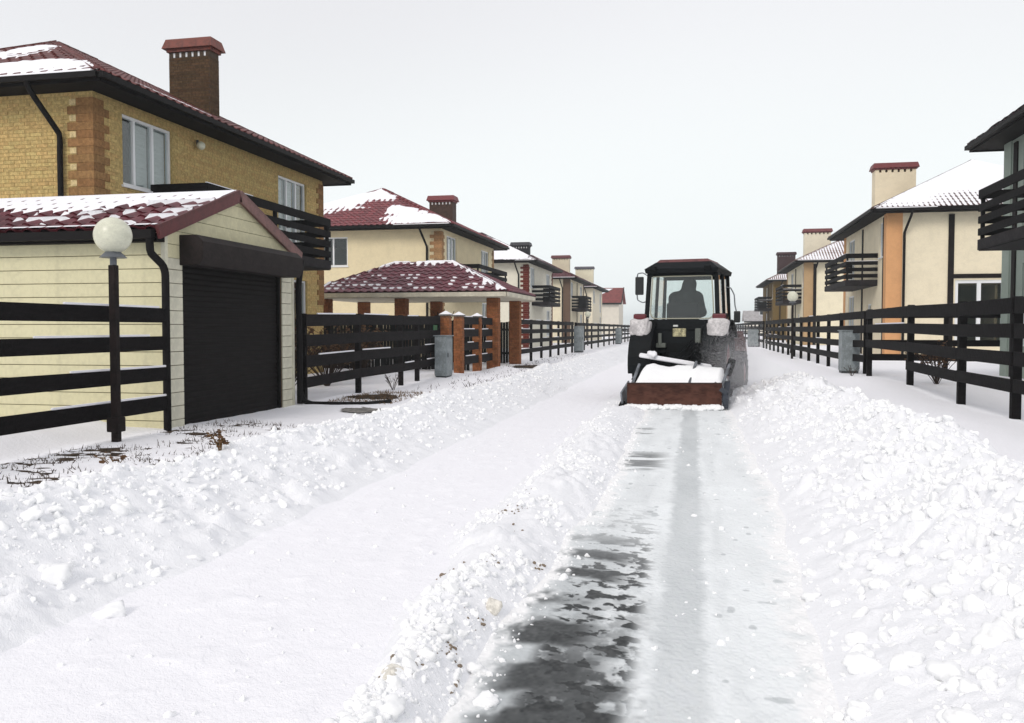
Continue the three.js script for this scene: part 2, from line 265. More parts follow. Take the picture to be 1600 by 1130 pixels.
    for (let c = 0; c < 3; c++) { let v = lerp(sn[c], ice[c], dirt); v = lerp(v, as[c], Math.min(1, bare)); v = v <= 0.0031308 ? v * 12.92 : 1.055 * Math.pow(v, 1 / 2.4) - 0.055; col[k + c] = 255 * v; rough[k + c] = 255 * lerp(lerp(0.92, 0.6, dirt), 0.62, bare); }
    rel[k] = rel[k + 1] = rel[k + 2] = 255 * Math.max(0, Math.min(1, (1 - bare) * (0.62 + 0.5 * (n2 - 0.5) + 0.18 * n3) + 0.1 * n3)); col[k + 3] = rough[k + 3] = rel[k + 3] = 255;
  }
  const mk = (d, srgb) => { const t = new THREE.DataTexture(d, W, H, THREE.RGBAFormat); t.magFilter = THREE.LinearFilter; t.wrapS = t.wrapT = THREE.ClampToEdgeWrapping; if (srgb) t.colorSpace = THREE.SRGBColorSpace; t.needsUpdate = true; return t; };
  const m = new THREE.MeshPhysicalMaterial({ specularIntensity: 0.45, map: mk(col, true), roughnessMap: mk(rough), roughness: 1, bumpMap: mk(rel), bumpScale: 0.016 });
  land('road', sheet(spread(EDGE[3], EDGE[4], 80), (x, z) => [(x - X0) / (X1 - X0), (z - Z0) / (Z1 - Z0)]), m, 'freshly scraped right lane with bare wet asphalt and tyre marks');
}
// loose lumps lying on the banks
function lump(s, n = 3) {
  const g = mergeVertices(new THREE.IcosahedronGeometry(1, n).deleteAttribute('uv').deleteAttribute('normal')), p = g.attributes.position;
  for (let i = 0; i < p.count; i++) { const x = p.getX(i), y = p.getY(i), z = p.getZ(i), k = 0.5 + 0.7 * noise(x * 1.6 + 9 + s * 7, y * 1.6 + z * 1.4 + 20, 150 + s) + 0.32 * noise(x * 3.7 + z * 2.6 + 30, y * 3.9 - z + 11, 160 + s) + 0.12 * noise(x * 8 + z * 5, y * 8 - z * 6, 165 + s); p.setXYZ(i, x * k, y * k * 0.8, z * k); }
  g.computeVertexNormals(); const q = g.toNonIndexed(); return metreUV(q);
}
const lumps = [0, 1, 2, 3].map((s) => lump(s));
const at = (xb, d) => V(xb + wander(xb, d), height(xb, -d), -d);
function scatter(name, label, n, place, m, size) {
  const o = new THREE.Group(); o.name = numbered(name); o.userData = { label, kind: 'stuff', category: 'snow lumps' }; 
  const per = Math.floor(n / 4), mx = new THREE.Matrix4(), q = new THREE.Quaternion(), e = new THREE.Euler();
  const im = new THREE.InstancedMesh(lumps[0], m, n); shade(im);
  for (let i = 0; i < n; i++) { const s = size(), p = place(); p.y += s * 0.05; q.setFromEuler(e.set(rnd() * 6.3, rnd() * 6.3, rnd() * 6.3)); mx.compose(p, q, V(s * rr(0.8, 1.25), s * rr(0.7, 1.1), s * rr(0.8, 1.25))); im.setMatrixAt(i, mx); }
  im.name = o.name; im.userData = o.userData; scene.add(im); return im;
}
const nearDepth = (a, b) => a * Math.pow(b / a, rnd());
const tri = () => 0.5 + 0.5 * (rnd() + rnd() - 1);
const logSize = (a, b) => () => a * Math.pow(b / a, rnd() ** 1.8);
scatter('snow_lumps', 'small snow lumps covering the left ploughed bank', 4200, () => at(lerp(EDGE[0] + 0.2, EDGE[1] + 0.05, tri()), nearDepth(2.5, 34)), M.clod, logSize(0.006, 0.04));
scatter('snow_lumps', 'small snow lumps covering the right ploughed bank', 5600, () => at(lerp(EDGE[4] + 0.02, EDGE[5] - 0.25, tri()), nearDepth(2.5, 20)), M.clod, logSize(0.006, 0.05));
scatter('snow_lumps', 'small dirty snow lumps covering the low middle ridge', 2000, () => { let x, d, n = 0; do { x = lerp(EDGE[2] - 0.03, EDGE[3] - 0.02, tri()); d = nearDepth(2.4, 17); } while (fbm(x * 1.6, d * 1.1, 200, 2) < (d > 5 ? 0.40 : 0.47) && n++ < 12); return at(x, d); }, M.clod, logSize(0.005, 0.032));
scatter('snow_lumps', 'few snow crumbs scattered over the smooth lanes', 260, () => { const l = rnd() < 0.5; return at(l ? lerp(EDGE[1], EDGE[2], rnd() ** 0.6) : lerp(EDGE[4], EDGE[3] + 0.7, rnd() ** 1.6), nearDepth(2.6, 15)); }, M.clod, logSize(0.006, 0.022));
scatter('snow_lumps', 'snow crumbs along the edge of the scraped lane', 800, () => { const l = rnd() < 0.75, o = (rnd() + rnd() + rnd() - 1.5) * 0.16; return at(l ? EDGE[3] + 0.02 + o : EDGE[4] - 0.02 + o, nearDepth(2.4, 15)); }, M.clod, logSize(0.004, 0.018));
scatter('dirt_crumbs', 'dark soil crumbs on the low middle snow ridge', 120, () => { const [px, py] = [[805, 798], [800, 830], [690, 880], [770, 885], [860, 870], [610, 1060], [650, 1035], [745, 955], [700, 1010], [735, 1045], [590, 1040], [815, 770]][Math.floor(rnd() * 12)], c = ground(px, py, 0.1), g = () => (rnd() + rnd() + rnd() - 1.5); return at(Math.min(EDGE[3] - 0.05, Math.max(EDGE[2] + 0.05, c.x - wander(c.x, -c.z) + g() * 0.11)), -c.z + g() * 0.13); }, M.crumb, logSize(0.003, 0.014)).userData.category = 'dirt crumbs';
{ // the big lumps one could pick up
  const spots = [[770, 955, 0.05, 1], [610, 1060, 0.045, 1], [665, 1022, 0.05, 0], [640, 945, 0.042, 0], [705, 925, 0.05, 0], [615, 1105, 0.06, 0], [745, 1050, 0.05, 0], [700, 1000, 0.04, 0], [760, 1100, 0.05, 0], [690, 985, 0.04, 0], [880, 905, 0.035, 0],
    [1350, 1040, 0.075, 0], [1425, 1035, 0.06, 0], [1265, 895, 0.05, 0], [1340, 1110, 0.06, 0], [1270, 935, 0.05, 0], [1480, 1060, 0.09, 0], [1180, 740, 0.06, 0], [1555, 1000, 0.09, 0], [175, 960, 0.08, 0], [90, 905, 0.08, 0], [50, 810, 0.08, 0], [190, 800, 0.09, 0], [1460, 705, 0.07, 0], [1385, 700, 0.06, 0]];
  const proto = new THREE.Mesh(lumps[0], M.clod); let k = 0;
  for (const [px, py, s, dirty] of spots) {
    let p = ground(px, py, 0.12), best = null;
    for (let y = 0.8; y > -0.02; y -= 0.02) { const q = ground(px, py, y); let xb = q.x; for (let n = 0; n < 3; n++) xb = q.x - wander(xb, -q.z); const h = height(xb, q.z); if (h >= y - 0.015) { p = V(q.x, h, q.z); break; } }
    const m = shade(proto.clone()); m.geometry = lumps[k % 4]; m.material = dirty ? M.dirtyClod : M.clod; m.name = numbered('snow_clod'); m.position.copy(p).add(V(0, s * 0.12, 0)); m.scale.set(s * 0.8 * rr(0.9, 1.2), s * 0.8 * rr(0.8, 1), s * 0.8 * rr(0.9, 1.2)); m.rotation.set(rr(-0.5, 0.5), rnd() * 6, rr(-0.5, 0.5));
    tag(m, dirty ? 'large soil-stained clod on the low middle snow ridge' : px < 1000 && px > 500 ? 'large clean snow clod on the low middle ridge' : px < 500 ? 'large snow clod on the left ploughed bank' : 'large snow clod on the right ploughed bank', 'snow clod', dirty ? 'soil-stained clods of the middle ridge' : px < 1000 && px > 500 ? 'clean clods of the middle ridge' : px < 500 ? 'clods of the left bank' : 'clods of the right bank');
    scene.add(m); k++;
  }
}
// ------------------------------------------------------------------ roofs: tiles, ridge caps, snow lying on them
const inFrame = (p) => { const q = p.clone().project(camera); return Math.abs(q.x) < 1.02 && Math.abs(q.y) < 1.02 && q.z < 1; };
camera.updateMatrixWorld(); camera.updateProjectionMatrix();
function tileShape(tw, len, rgb) { // one pan tile: flat pan and round crest, lying on the course below
  const pos = [], prof = [[0, 0.0], [0.2, 0.0], [0.38, 0.0], [0.5, 0.028], [0.66, 0.042], [0.82, 0.028], [1, 0.0]];
  const put = (...v) => pos.push(...v.flat());
  const L = len * 1.1, up = 0.026;
  for (let i = 0; i < prof.length - 1; i++) {
    const [a, ya] = prof[i], [b, yb] = prof[i + 1], A = [a * tw, ya, 0], B = [b * tw, yb, 0], C = [b * tw, yb + up, L], D = [a * tw, ya + up, L];
    put(A, D, C); put(A, C, B);
    put(D, [a * tw, ya + up - 0.03, L - 0.012], [b * tw, yb + up - 0.03, L - 0.012]); put(D, [b * tw, yb + up - 0.03, L - 0.012], C);
  }
  const g = new THREE.BufferGeometry(); g.setAttribute('position', new THREE.Float32BufferAttribute(pos, 3)); g.computeVertexNormals(); metreUV(g); return tint(g, rgb);
}
const vary = (rgb, f) => rgb.map((c) => c * f);
function roofFace(parent, A, B, H, run, slope, inset, o) {
  // eave from A to B, rising along the level direction H over `run` metres; the ends draw in by inset (0 gable, 1 hip)
  const Y = V(0, 1, 0), Vv = H.clone().addScaledVector(Y, slope).normalize(); let U = B.clone().sub(A).normalize(), N = U.clone().cross(Vv);
  let flip = false; if (N.y < 0) { flip = true; [A, B] = [B, A]; U.negate(); N = U.clone().cross(Vv); }
  const Lw = A.distanceTo(B), S = run * Math.hypot(1, slope), cp = run / S, pt = (u, v, n) => A.clone().addScaledVector(U, u).addScaledVector(Vv, v).addScaledVector(N, n);
  const pieces = [], rows = Math.ceil(S / o.course), tris = [];
  for (let r = 0; r < rows; r++) {
    const v1 = r * o.course, v2 = Math.min(S, v1 + o.course), ins = inset * (v1 + v2) / 2 * cp; if (v2 - v1 < 0.05) continue;
    for (let u = 0; u < Lw; u += o.tw) {
      const a = Math.max(u, ins), b = Math.min(u + o.tw, Lw - ins); if (b - a < 0.04) continue;
      const m = new THREE.Matrix4().makeBasis(U.clone().multiplyScalar((b - a) / o.tw), N.clone(), Vv.clone().negate().multiplyScalar((v2 - v1) / o.course)); m.setPosition(pt(a, v2, 0.012));
      tris.push(m);
    }
  }
  const variants = o.variants;
  const world = parent.matrixWorld; parent.updateMatrixWorld(true);
  const merged = []; let own = 0;
  for (const m of tris) {
    const g = variants[Math.floor(rnd() * variants.length)];
    const c = V(o.tw / 2, 0, o.course / 2).applyMatrix4(m).applyMatrix4(world);
    if (o.single && own < o.single && inFrame(c)) { const t = shade(new THREE.Mesh(g, M.tile)); t.name = 'roof_tile'; t.applyMatrix4(m); parent.add(t); own++; }
    else merged.push(g.clone().applyMatrix4(m));
  }
  if (merged.length) part('roof_tiles', mergeGeometries(merged), M.tile, parent, true);
  if (o.snow) {
    const nu = Math.max(8, Math.round(Lw / o.res)), nv = Math.max(6, Math.round(S / o.res)), P = [], T = [];
    for (let j = 0; j <= nv; j++) for (let i = 0; i <= nu; i++) { const v = S * j / nv, ins = inset * v * cp, u = lerp(ins, Lw - ins, i / nu), th = flip ? o.snow(1 - i / nu, j / nv, Lw - u, v) : o.snow(i / nu, j / nv, u, v); P.push(pt(u, v - 0.01, 0.012 + th)); T.push(th); }
    const pos = [];
    for (let j = 0; j < nv; j++) for (let i = 0; i < nu; i++) { const a = j * (nu + 1) + i, b = a + 1, c = a + nu + 1, d = c + 1; if (Math.max(T[a], T[b], T[c], T[d]) < 0.015) continue; for (const k of [a, b, d, a, d, c]) pos.push(P[k].x, P[k].y, P[k].z); }
    if (pos.length) { let g = new THREE.BufferGeometry(); g.setAttribute('position', new THREE.Float32BufferAttribute(pos, 3)); g = mergeVertices(g); g.computeVertexNormals(); part('roof_snow', metreUV(g), M.snow, parent); }
  }
  return { A, B, N, Vv, S, pt };
}
const capGeo = (() => { const g = new THREE.CylinderGeometry(0.12, 0.105, 0.38, 8, 1, true, -Math.PI / 2, Math.PI); g.rotateX(Math.PI / 2); return g; })();
function ridgeCaps(parent, a, b, rgb, single, s = 1) {
  const d = b.clone().sub(a), n = Math.max(1, Math.round(d.length() / (0.34 * s))), list = [], g0 = tint(metreUV(capGeo.clone().scale(s, s, s)), rgb);
  for (let i = 0; i < n; i++) {
    const m = new THREE.Matrix4().lookAt(b, a, V(0, 1, 0)); m.setPosition(a.clone().addScaledVector(d, (i + 0.5) / n));
    if (single) { const t = shade(new THREE.Mesh(g0, M.tile)); t.name = 'ridge_tile'; t.applyMatrix4(m); parent.add(t); } else list.push(g0.clone().applyMatrix4(m));
  }
  if (list.length) part('ridge_tiles', mergeGeometries(list), M.tile, parent, true);
}
function patches(list, s, hi = 0.075, rough = 0.5) { // snow depth above the tiles: soft blobs with a ragged edge
  return (t, w, u, v) => { let m = -1; for (const [ct, cw, rt, rw] of list) m = Math.max(m, 1 - Math.hypot((t - ct) / rt, (w - cw) / rw)); m = m * 1.6 + rough * (fbm(u * 1.4, v * 2.2, s, 3) - 0.5) * 2 + 0.25 * (fbm(u * 6, v * 6, s + 5, 2) - 0.5); return Math.min(hi, 0.012 + hi * 1.3 * m); };
}

// ------------------------------------------------------------------ houses of the estate
function frustum(w0, d0, w1, d1, h, x, y, z) { const g = new THREE.BoxGeometry(1, 1, 1).toNonIndexed(), p = g.attributes.position; for (let i = 0; i < p.count; i++) { const top = p.getY(i) > 0; p.setXYZ(i, x + p.getX(i) * (top ? w1 : w0), y + (top ? h : 0), z + p.getZ(i) * (top ? d1 : d0)); } g.computeVertexNormals(); return metreUV(g); }
const brickTint = (base, sp) => { const f = 1 + sp * (rnd() - 0.5) * 2, w = 1 + 0.12 * (rnd() - 0.5); return [base[0] * f, base[1] * f * w, base[2] * f * w]; };
const lin = (css) => { const c = new THREE.Color(css); return [c.r, c.g, c.b]; };
function bricksOn(list, put, a0, a1, y0, y1, holes, base, sp, bl = 0.25, bh = 0.065, gap = 0.011) {
  let row = 0;
  for (let y = y0; y + bh <= y1 + 0.001; y += bh + gap, row++) for (let a = a0 - (row % 2) * bl / 2; a < a1; a += bl + gap) {
    const s = Math.max(a, a0), e = Math.min(a + bl, a1); if (e - s < 0.03) continue;
    if (holes.some(([h0, h1, v0, v1]) => e > h0 && s < h1 && y + bh > v0 && y < v1)) continue;
    list.push(tint(put(s, e, y, y + bh, 0, 0.007 + 0.002 * rnd()), brickTint(base, sp)));
  }
}
function makeHouse(o) {
  const tw = o.tw ?? 0.3, { side, z0, base = 0, W = 9.3, L = 10.8, H = 6.2, label } = o;
  const h = thing('house', label, 'house', [side < 0 ? -11.7 : 8.1, base, -z0], 0, 'two-storey houses along the street');
  const P = (lx, y, lz) => V(side * lx, y, -lz), hb = (x0, x1, y0, y1, l0, l1) => box(side * x0, side * x1, y0, y1, -l0, -l1);
  const fb = (pl) => (a0, a1, y0, y1, o0, o1) => pl === 'road' ? box(-side * o0, -side * o1, y0, y1, -a0, -a1) : pl === 'near' ? box(side * a0, side * a1, y0, y1, o0, o1) : box(side * a0, side * a1, y0, y1, -(L + o0), -(L + o1));
  const wins = o.windows, T = 0.3, wallMat = o.wall;
  function facade(pl, a0, a1, m) { // wall with its openings left out
    const f = fb(pl), hs = wins.filter((w) => w.on === pl).map((w) => [w.a0, w.a1, w.y0, w.y1]), ys = [...new Set([0, H, ...hs.flatMap((q) => [q[2], q[3]])])].sort((p, q) => p - q), list = [];
    for (let i = 0; i + 1 < ys.length; i++) {
      const ym = (ys[i] + ys[i + 1]) / 2, cut = hs.filter((q) => ym > q[2] && ym < q[3]).sort((p, q) => p[0] - q[0]); let a = a0;
      for (const q of cut) { if (q[0] > a) list.push(f(a, q[0], ys[i], ys[i + 1], -T, 0)); a = q[1]; } if (a < a1) list.push(f(a, a1, ys[i], ys[i + 1], -T, 0));
    }
    part('wall', list, m, h); return hs;
  }
  const hr = facade('road', 0, L, wallMat), hn = facade('near', T, W, wallMat), hf = facade('far', T, W, wallMat);
  part('wall', hb(W - T, W, 0, H, T, L - T), wallMat, h);
  part('floor', [hb(T, W - T, 0.02, 0.14, T, L - T), hb(T, W - T, 3.1, 3.3, T, L - T)], M.boards, h);
  part('inner_wall', [hb(4.4, 4.5, 0.14, 3.1, T, L - T), hb(4.4, 4.5, 3.3, H, T, L - T)], M.room, h);
  if (o.brick) { const list = []; bricksOn(list, fb('near'), 0, W, 2.4, H, hn, o.brick, 0.05); bricksOn(list, fb('road'), 0, L, 0.3, H, hr, o.brick, 0.05); part('brick', mergeGeometries(list.map((g) => g.toNonIndexed ? g : g)), M.brickPale, h, true); }
  for (const w of wins) {
    const f = fb(w.on), n = w.panes.length, fr = [], fw = w.fw ?? 0.06, A = w.a0, B = w.a1;
    fr.push(f(A, B, w.y0, w.y0 + fw, -0.14, -0.05), f(A, B, w.y1 - fw, w.y1, -0.14, -0.05));
    const tot = w.panes.reduce((s, p) => s + (p.w ?? 1), 0); let a = A; const spans = [];
    for (let i = 0; i < n; i++) { const b = a + (B - A) * (w.panes[i].w ?? 1) / tot; spans.push([a, b]); a = b; }
    for (let i = 0; i <= n; i++) { const x = i < n ? spans[i][0] : B, lo = i === 0 ? 0 : i === n ? -fw : -fw * 0.6, hi = i === 0 ? fw : i === n ? 0 : fw * 0.6; fr.push(f(x + lo, x + hi, w.y0 + fw, w.y1 - fw, -0.14, -0.05)); }
    const win = part(w.door ? 'balcony_door' : 'window', fr, w.frame ?? M.whiteFrame, h);
    spans.forEach(([p, q], i) => {
      part('pane', f(p + fw * 0.4, q - fw * 0.4, w.y0 + fw * 0.6, w.y1 - fw * 0.6, -0.105, -0.095), M.glass, win);
      if (w.panes[i].k === 'blind') part('blind', f(p + 0.02, q - 0.02, w.y0 + 0.02, w.y1 - 0.02, -0.2, -0.19), M.blind, win);
    });
    if (!w.door) part('sill', f(A - 0.05, B + 0.05, w.y0 - 0.05, w.y0 - 0.002, -0.05, 0.06), M.whiteFrame, win);
  }
  // corners
  if (o.quoin) for (const [end, lz] of [['near', 0], ['far', L]]) {
    const bh = 0.155, N = Math.floor(H / (bh + 0.005));
    for (let i = 0; i < N; i++) {
      const y = i * (bh + 0.005), long = i % 2 === 0, la = long ? 0.56 : 0.36, lr = long ? 0.46 : 0.3, s = end === 'near' ? 1 : -1;
      if (o.quoin.from && y < o.quoin.from) continue;
      const g = join([hb(-0.028, la, y, y + bh, lz - s * 0.028, lz - s * 0.0), hb(-0.028, 0, y, y + bh, lz, lz + s * lr)]);
      part('quoin_brick', tint(g, brickTint(o.quoin.rgb, 0.16)), M.brickPale, h);
      if (!long && end === 'near') part('quoin_brick', tint(hb(la + 0.005, la + 0.15, y + 0.02, y + bh - 0.02, -0.026, 0), o.quoin.pale), M.brickPale, h);
    }
  }
  if (o.strip) for (const [lz, s] of [[0, 1], [L, -1]]) part('corner_strip', join([hb(-0.03, 0.62, 0, H, lz - s * 0.03, lz), hb(-0.03, 0, 0, H, lz, lz + s * 0.5)]), o.strip, h);
  for (const [pl, a0, a1, y0, y1] of o.timbers ?? []) part('timber_strip', fb(pl)(a0, a1, y0, y1, 0, 0.04), M.timber, h);
  // roof
  const ov = 0.7, sl = o.slope ?? 0.48, ey = H + 0.14, k = (W + 2 * ov) / 2, x0 = -ov, x1 = W + ov, l0 = -ov, l1 = L + ov, ry = ey + k * sl;
  const roof = part('roof', (() => {
    const c = [P(x0, ey, l0), P(x1, ey, l0), P(x1, ey, l1), P(x0, ey, l1)], r0 = P(x0 + k, ry, l0 + k), r1 = P(x0 + k, ry, l1 - k);
    return join([quad(c[0], c[1], r0, r0), quad(c[1], c[2], r1, r0), quad(c[2], c[3], r1, r1), quad(c[3], c[0], r0, r1)]);
  })(), mat(o.deck ?? '#4a2220', { roughness: 0.7, grain: [33, 0.8, 1, 128, 4], per: 1, side: THREE.DoubleSide }), h);
  part('soffit', [hb(x0 + 0.02, x1 - 0.02, H + 0.0, H + 0.05, l0 + 0.02, l1 - 0.02), hb(x0, x0 + 0.03, H - 0.04, ey - 0.01, l0, l1), hb(x1 - 0.03, x1, H - 0.04, ey - 0.01, l0, l1), hb(x0 + 0.03, x1 - 0.03, H - 0.04, ey - 0.01, l0, l0 + 0.03), hb(x0 + 0.03, x1 - 0.03, H - 0.04, ey - 0.01, l1 - 0.03, l1)], M.darkTrim, h);
  const variants = [0.8, 1, 1.15].map((f) => tileShape(tw, 0.35, vary(o.tile, f)));
  const tileOpts = { tw, course: 0.35, variants, res: o.res ?? 0.14 };
  roofFace(h, P(x0, ey, l0), P(x1, ey, l0), P(0, 0, 1), k, sl, 1, { ...tileOpts, single: o.singleTiles, snow: o.snowNear });
  roofFace(h, P(x0, ey, l0), P(x0, ey, l1), P(1, 0, 0), k, sl, 1, { ...tileOpts, snow: o.snowRoad });
  ridgeCaps(h, P(x0, ey + 0.06, l0), P(x0 + k, ry + 0.06, l0 + k), o.tile, o.singleTiles); ridgeCaps(h, P(x1, ey + 0.06, l0), P(x0 + k, ry + 0.06, l0 + k), o.tile);
  ridgeCaps(h, P(x0 + k, ry + 0.06, l0 + k), P(x0 + k, ry + 0.06, l1 - k), o.tile); ridgeCaps(h, P(x0, ey + 0.06, l1), P(x0 + k, ry + 0.06, l1 - k), o.tile);
  const gr = 0.065; // gutters and the pipe down the near corner
  const gut = part('gutter', [bar(P(x0 - gr, ey - 0.07, l0 - gr), P(x0 - gr, ey - 0.07, l1), 0.12, 0.11), bar(P(x0, ey - 0.07, l0 - gr), P(x1, ey - 0.07, l0 - gr), 0.12, 0.11)], M.pipe, h);
  part('gutter_snow', [bar(P(x0 + 0.1, ey, l0 - gr), P(x0 + (o.gutterSnow ?? 3), ey - 0.01, l0 - gr), 0.11, 0.05)], M.snow, gut);
  part('downpipe', [tube([P(0.85, ey - 0.1, l0 - gr), P(0.82, ey - 0.3, l0 + 0.02), P(0.68, 5.35, -0.1), P(0.68, 5.0, -0.1), P(0.68, 0.1, -0.1)], 0.055, 40)], M.pipe, h);
  // chimney with open slots under its cap
  if (o.chimney) {
    const c = o.chimney, y0 = ey + Math.min(c.lx + ov, c.lz + ov, L + ov - c.lz) * sl - 0.6, bt = c.top - 0.52, cm = c.mat, d = c.d ?? 0.8, cx = side * c.lx, cz = -c.lz;
    const ch = part('chimney', [metreUV(new THREE.BoxGeometry(c.w, bt - y0, d).translate(cx, (bt + y0) / 2, cz))], cm, h);
    if (c.brick) { const list = []; const put = (s, e, ya, yb, o0, o1) => box(cx - c.w / 2 + s, cx - c.w / 2 + e, ya, yb, cz + d / 2, cz + d / 2 + o1); bricksOn(list, put, 0, c.w, y0 + 0.4, bt, [], c.brick, 0.2); const put2 = (s, e, ya, yb, o0, o1) => box(cx + c.w / 2, cx + c.w / 2 + o1, ya, yb, cz + d / 2 - s, cz + d / 2 - e); bricksOn(list, put2, 0, d, y0 + 0.4, bt, [], c.brick, 0.2); part('brick', mergeGeometries(list), M.brickPale, ch, true); }
    const n = 6, piers = []; for (let i = 0; i <= n; i++) { const pw = c.w / n * 0.55, x = cx - c.w / 2 + pw / 2 + (c.w - pw) * i / n; piers.push(metreUV(new THREE.BoxGeometry(pw, 0.14, d).translate(x, bt + 0.07, cz))); }
    part('slotted_course', piers, cm, ch); if (c.vents) part('vent', Array.from({ length: n }, (_, i) => { const pw = c.w / n * 0.55, x = cx - c.w / 2 + pw / 2 + (c.w - pw) * (i + 0.5) / n; return box(x - 0.06, x + 0.06, bt + 0.01, bt + 0.13, cz - d / 2 + 0.02, cz + d / 2 - 0.02); }), M.whiteFrame, ch);
    part('cap', [metreUV(new THREE.BoxGeometry(c.w + 0.1, 0.08, d + 0.1).translate(cx, bt + 0.18, cz)), frustum(c.w + 0.28, d + 0.28, c.w + 0.14, d + 0.1, 0.26, cx, bt + 0.22, cz)], c.cap, ch);
    const caps = []; for (let i = 0; i < 6; i++) { const g = tint(metreUV(capGeo.clone().scale(0.8, 0.5, 1)), [0, 0, 0]); g.rotateY(Math.PI / 2); g.translate(cx - c.w / 2 + c.w * (i + 0.5) / 6, c.top - 0.06, cz); caps.push(g); }
    part('cap_tiles', mergeGeometries(caps.map((g) => { g.deleteAttribute('color'); return g; })), c.cap, ch);
  }
  // balcony with board rails
  if (o.balcony) {
    const [b0, b1] = o.balcony, D = 1.35, fy = 3.42;
    const b = part('balcony', [hb(-D, 0, fy - 0.24, fy, b0, b1)], M.balconyBase, h);
    part('slab_edge', [hb(-D - 0.03, -D, fy - 0.22, fy + 0.03, b0, b1), hb(-D - 0.03, 0, fy - 0.22, fy + 0.03, b0 - 0.03, b0)], M.balconyBase, b);
    for (const [y, t] of [[0.13, 0.17], [0.42, 0.17], [0.71, 0.17], [1.02, 0.21]]) {
      part('rail', hb(-D - 0.02, -D + 0.02, fy + y, fy + y + t, b0, b1), M.fence, b); part('rail', hb(-D - 0.02, -0.0, fy + y, fy + y + t, b0 - 0.02, b0 + 0.02), M.fence, b); part('rail', hb(-D - 0.02, -0.0, fy + y, fy + y + t, b1 - 0.02, b1 + 0.02), M.fence, b);
    }
    const n = Math.max(2, Math.round((b1 - b0) / 3.2)); for (let i = 0; i <= n; i++) { const z = lerp(b0 + 0.07, b1 - 0.07, i / n); part('post', hb(-D + 0.022, -D + 0.1, fy, fy + 1.2, z - 0.045, z + 0.045), M.fence, b); }
    if (o.balconySnow) part('rail_snow', [hb(-D, 0, fy + 0.86, fy + 0.9, b0 - 0.019, b0 + 0.03), hb(-D - 0.01, -D + 0.03, fy + 1.232, fy + 1.25, b0, b0 + 2)], M.snow, b);
  }
  for (const l of o.lamps ?? []) { const [x, y, z] = l; const w = part('wall_lamp', [cyl(0.03, 0.03, 0.12, side * -0.06, y + 0.02, -z, 8)], M.cabinetDark, h); part('lamp_globe', new THREE.SphereGeometry(0.1, 16, 12).translate(side * -0.15, y, -z), M.globe, w); }
  return h;
}
const WB = (on, a0, a1, y0, y1, panes, more = {}) => ({ on, a0, a1, y0, y1, panes, ...more });
const B_ = { k: 'blind' }, D_ = { k: 'dark' };
const stdRoad = () => [WB('road', 0.9, 2.65, 4.5, 5.98, [{ k: 'dark', w: 0.7 }, B_, B_]), WB('road', 7.8, 9.6, 3.46, 5.9, [B_, B_, D_], { door: true }), WB('road', 8.0, 9.6, 0.9, 2.95, [B_, D_])];
const tileRed = lin('#6b2f2a'), tileWine = lin('#63222c'), tilePurple = lin('#4a2a33'), tileBrown = lin('#5b3a33');
makeHouse({ side: -1, z0: 15.2, label: 'nearest house on the left, yellow brick with brown brick corner and red tiled roof', wall: M.mortar, brick: lin('#ceb278'), windows: [...stdRoad()], quoin: { rgb: lin('#98734c'), pale: lin('#dcc695'), from: 2.2 },
  tile: tileRed, singleTiles: 260, gutterSnow: 2.2, chimney: { lx: 1.62, lz: 6.2, w: 1.2, d: 0.45, top: 9.3, vents: 1, mat: mat('#4a3a2c', { grain: [41, 0.7, 1, 128, 6], per: 0.5, bump: 0.004 }), brick: lin('#5a4632'), cap: mat('#7a3a2c', { roughness: 0.6, grain: [42, 0.7, 1, 128, 5], per: 0.4 }) },
  balcony: [1.85, 8.3], lamps: [[0, 5.85, 3.6]], balconySnow: true,
  snowNear: patches([[0.17, 0.16, 0.24, 0.2], [0.32, 0.74, 0.3, 0.17], [0.7, 0.55, 0.5, 0.25]], 300), snowRoad: patches([[0.28, 0.12, 0.2, 0.07]], 301, 0.06) });
makeHouse({ side: -1, z0: 39.3, label: 'second house on the left, cream plaster behind the brick-pillared carport', wall: plasterMat('#e6d8b4'), windows: [...stdRoad(), WB('near', 4.7, 6.2, 4.5, 5.9, [D_, D_], {})], quoin: { rgb: lin('#b08a62'), pale: lin('#e2d4b0') },
  tile: lin('#8a3d42'), gutterSnow: 2.8, chimney: { lx: 1.75, lz: 6.2, w: 1.3, d: 0.75, top: 8.7, vents: 1, mat: mat('#4f3a30', { grain: [41, 0.7, 1, 128, 6], per: 0.5 }), cap: mat('#6e2228', { roughness: 0.6 }) }, balcony: [1.85, 8.3],
  snowNear: patches([[0.10, 0.12, 0.2, 0.22], [0.17, 0.34, 0.12, 0.2], [0.5, 0.86, 0.5, 0.28], [0.9, 0.6, 0.42, 0.28]], 302, 0.085, 0.7), snowRoad: patches([[0.6, 0.1, 0.2, 0.06]], 303, 0.05) });
makeHouse({ side: -1, z0: 61, label: 'third house on the left, white plaster with dark red brick corner and dark chimney', wall: plasterMat('#e6e2d2'), windows: stdRoad(), quoin: { rgb: lin('#6b3026'), pale: lin('#e2ddd0') },
  tile: tilePurple, res: 0.2, gutterSnow: 1.5, chimney: { lx: 1.75, lz: 6.2, w: 1.35, d: 0.8, top: 8.3, vents: 1, mat: mat('#2c2a30', { roughness: 0.8 }), cap: mat('#22202a', { roughness: 0.6 }) }, balcony: [1.5, 6.3],
  snowNear: patches([[0.3, 0.4, 0.7, 0.6]], 304, 0.1, 0.4), snowRoad: null });
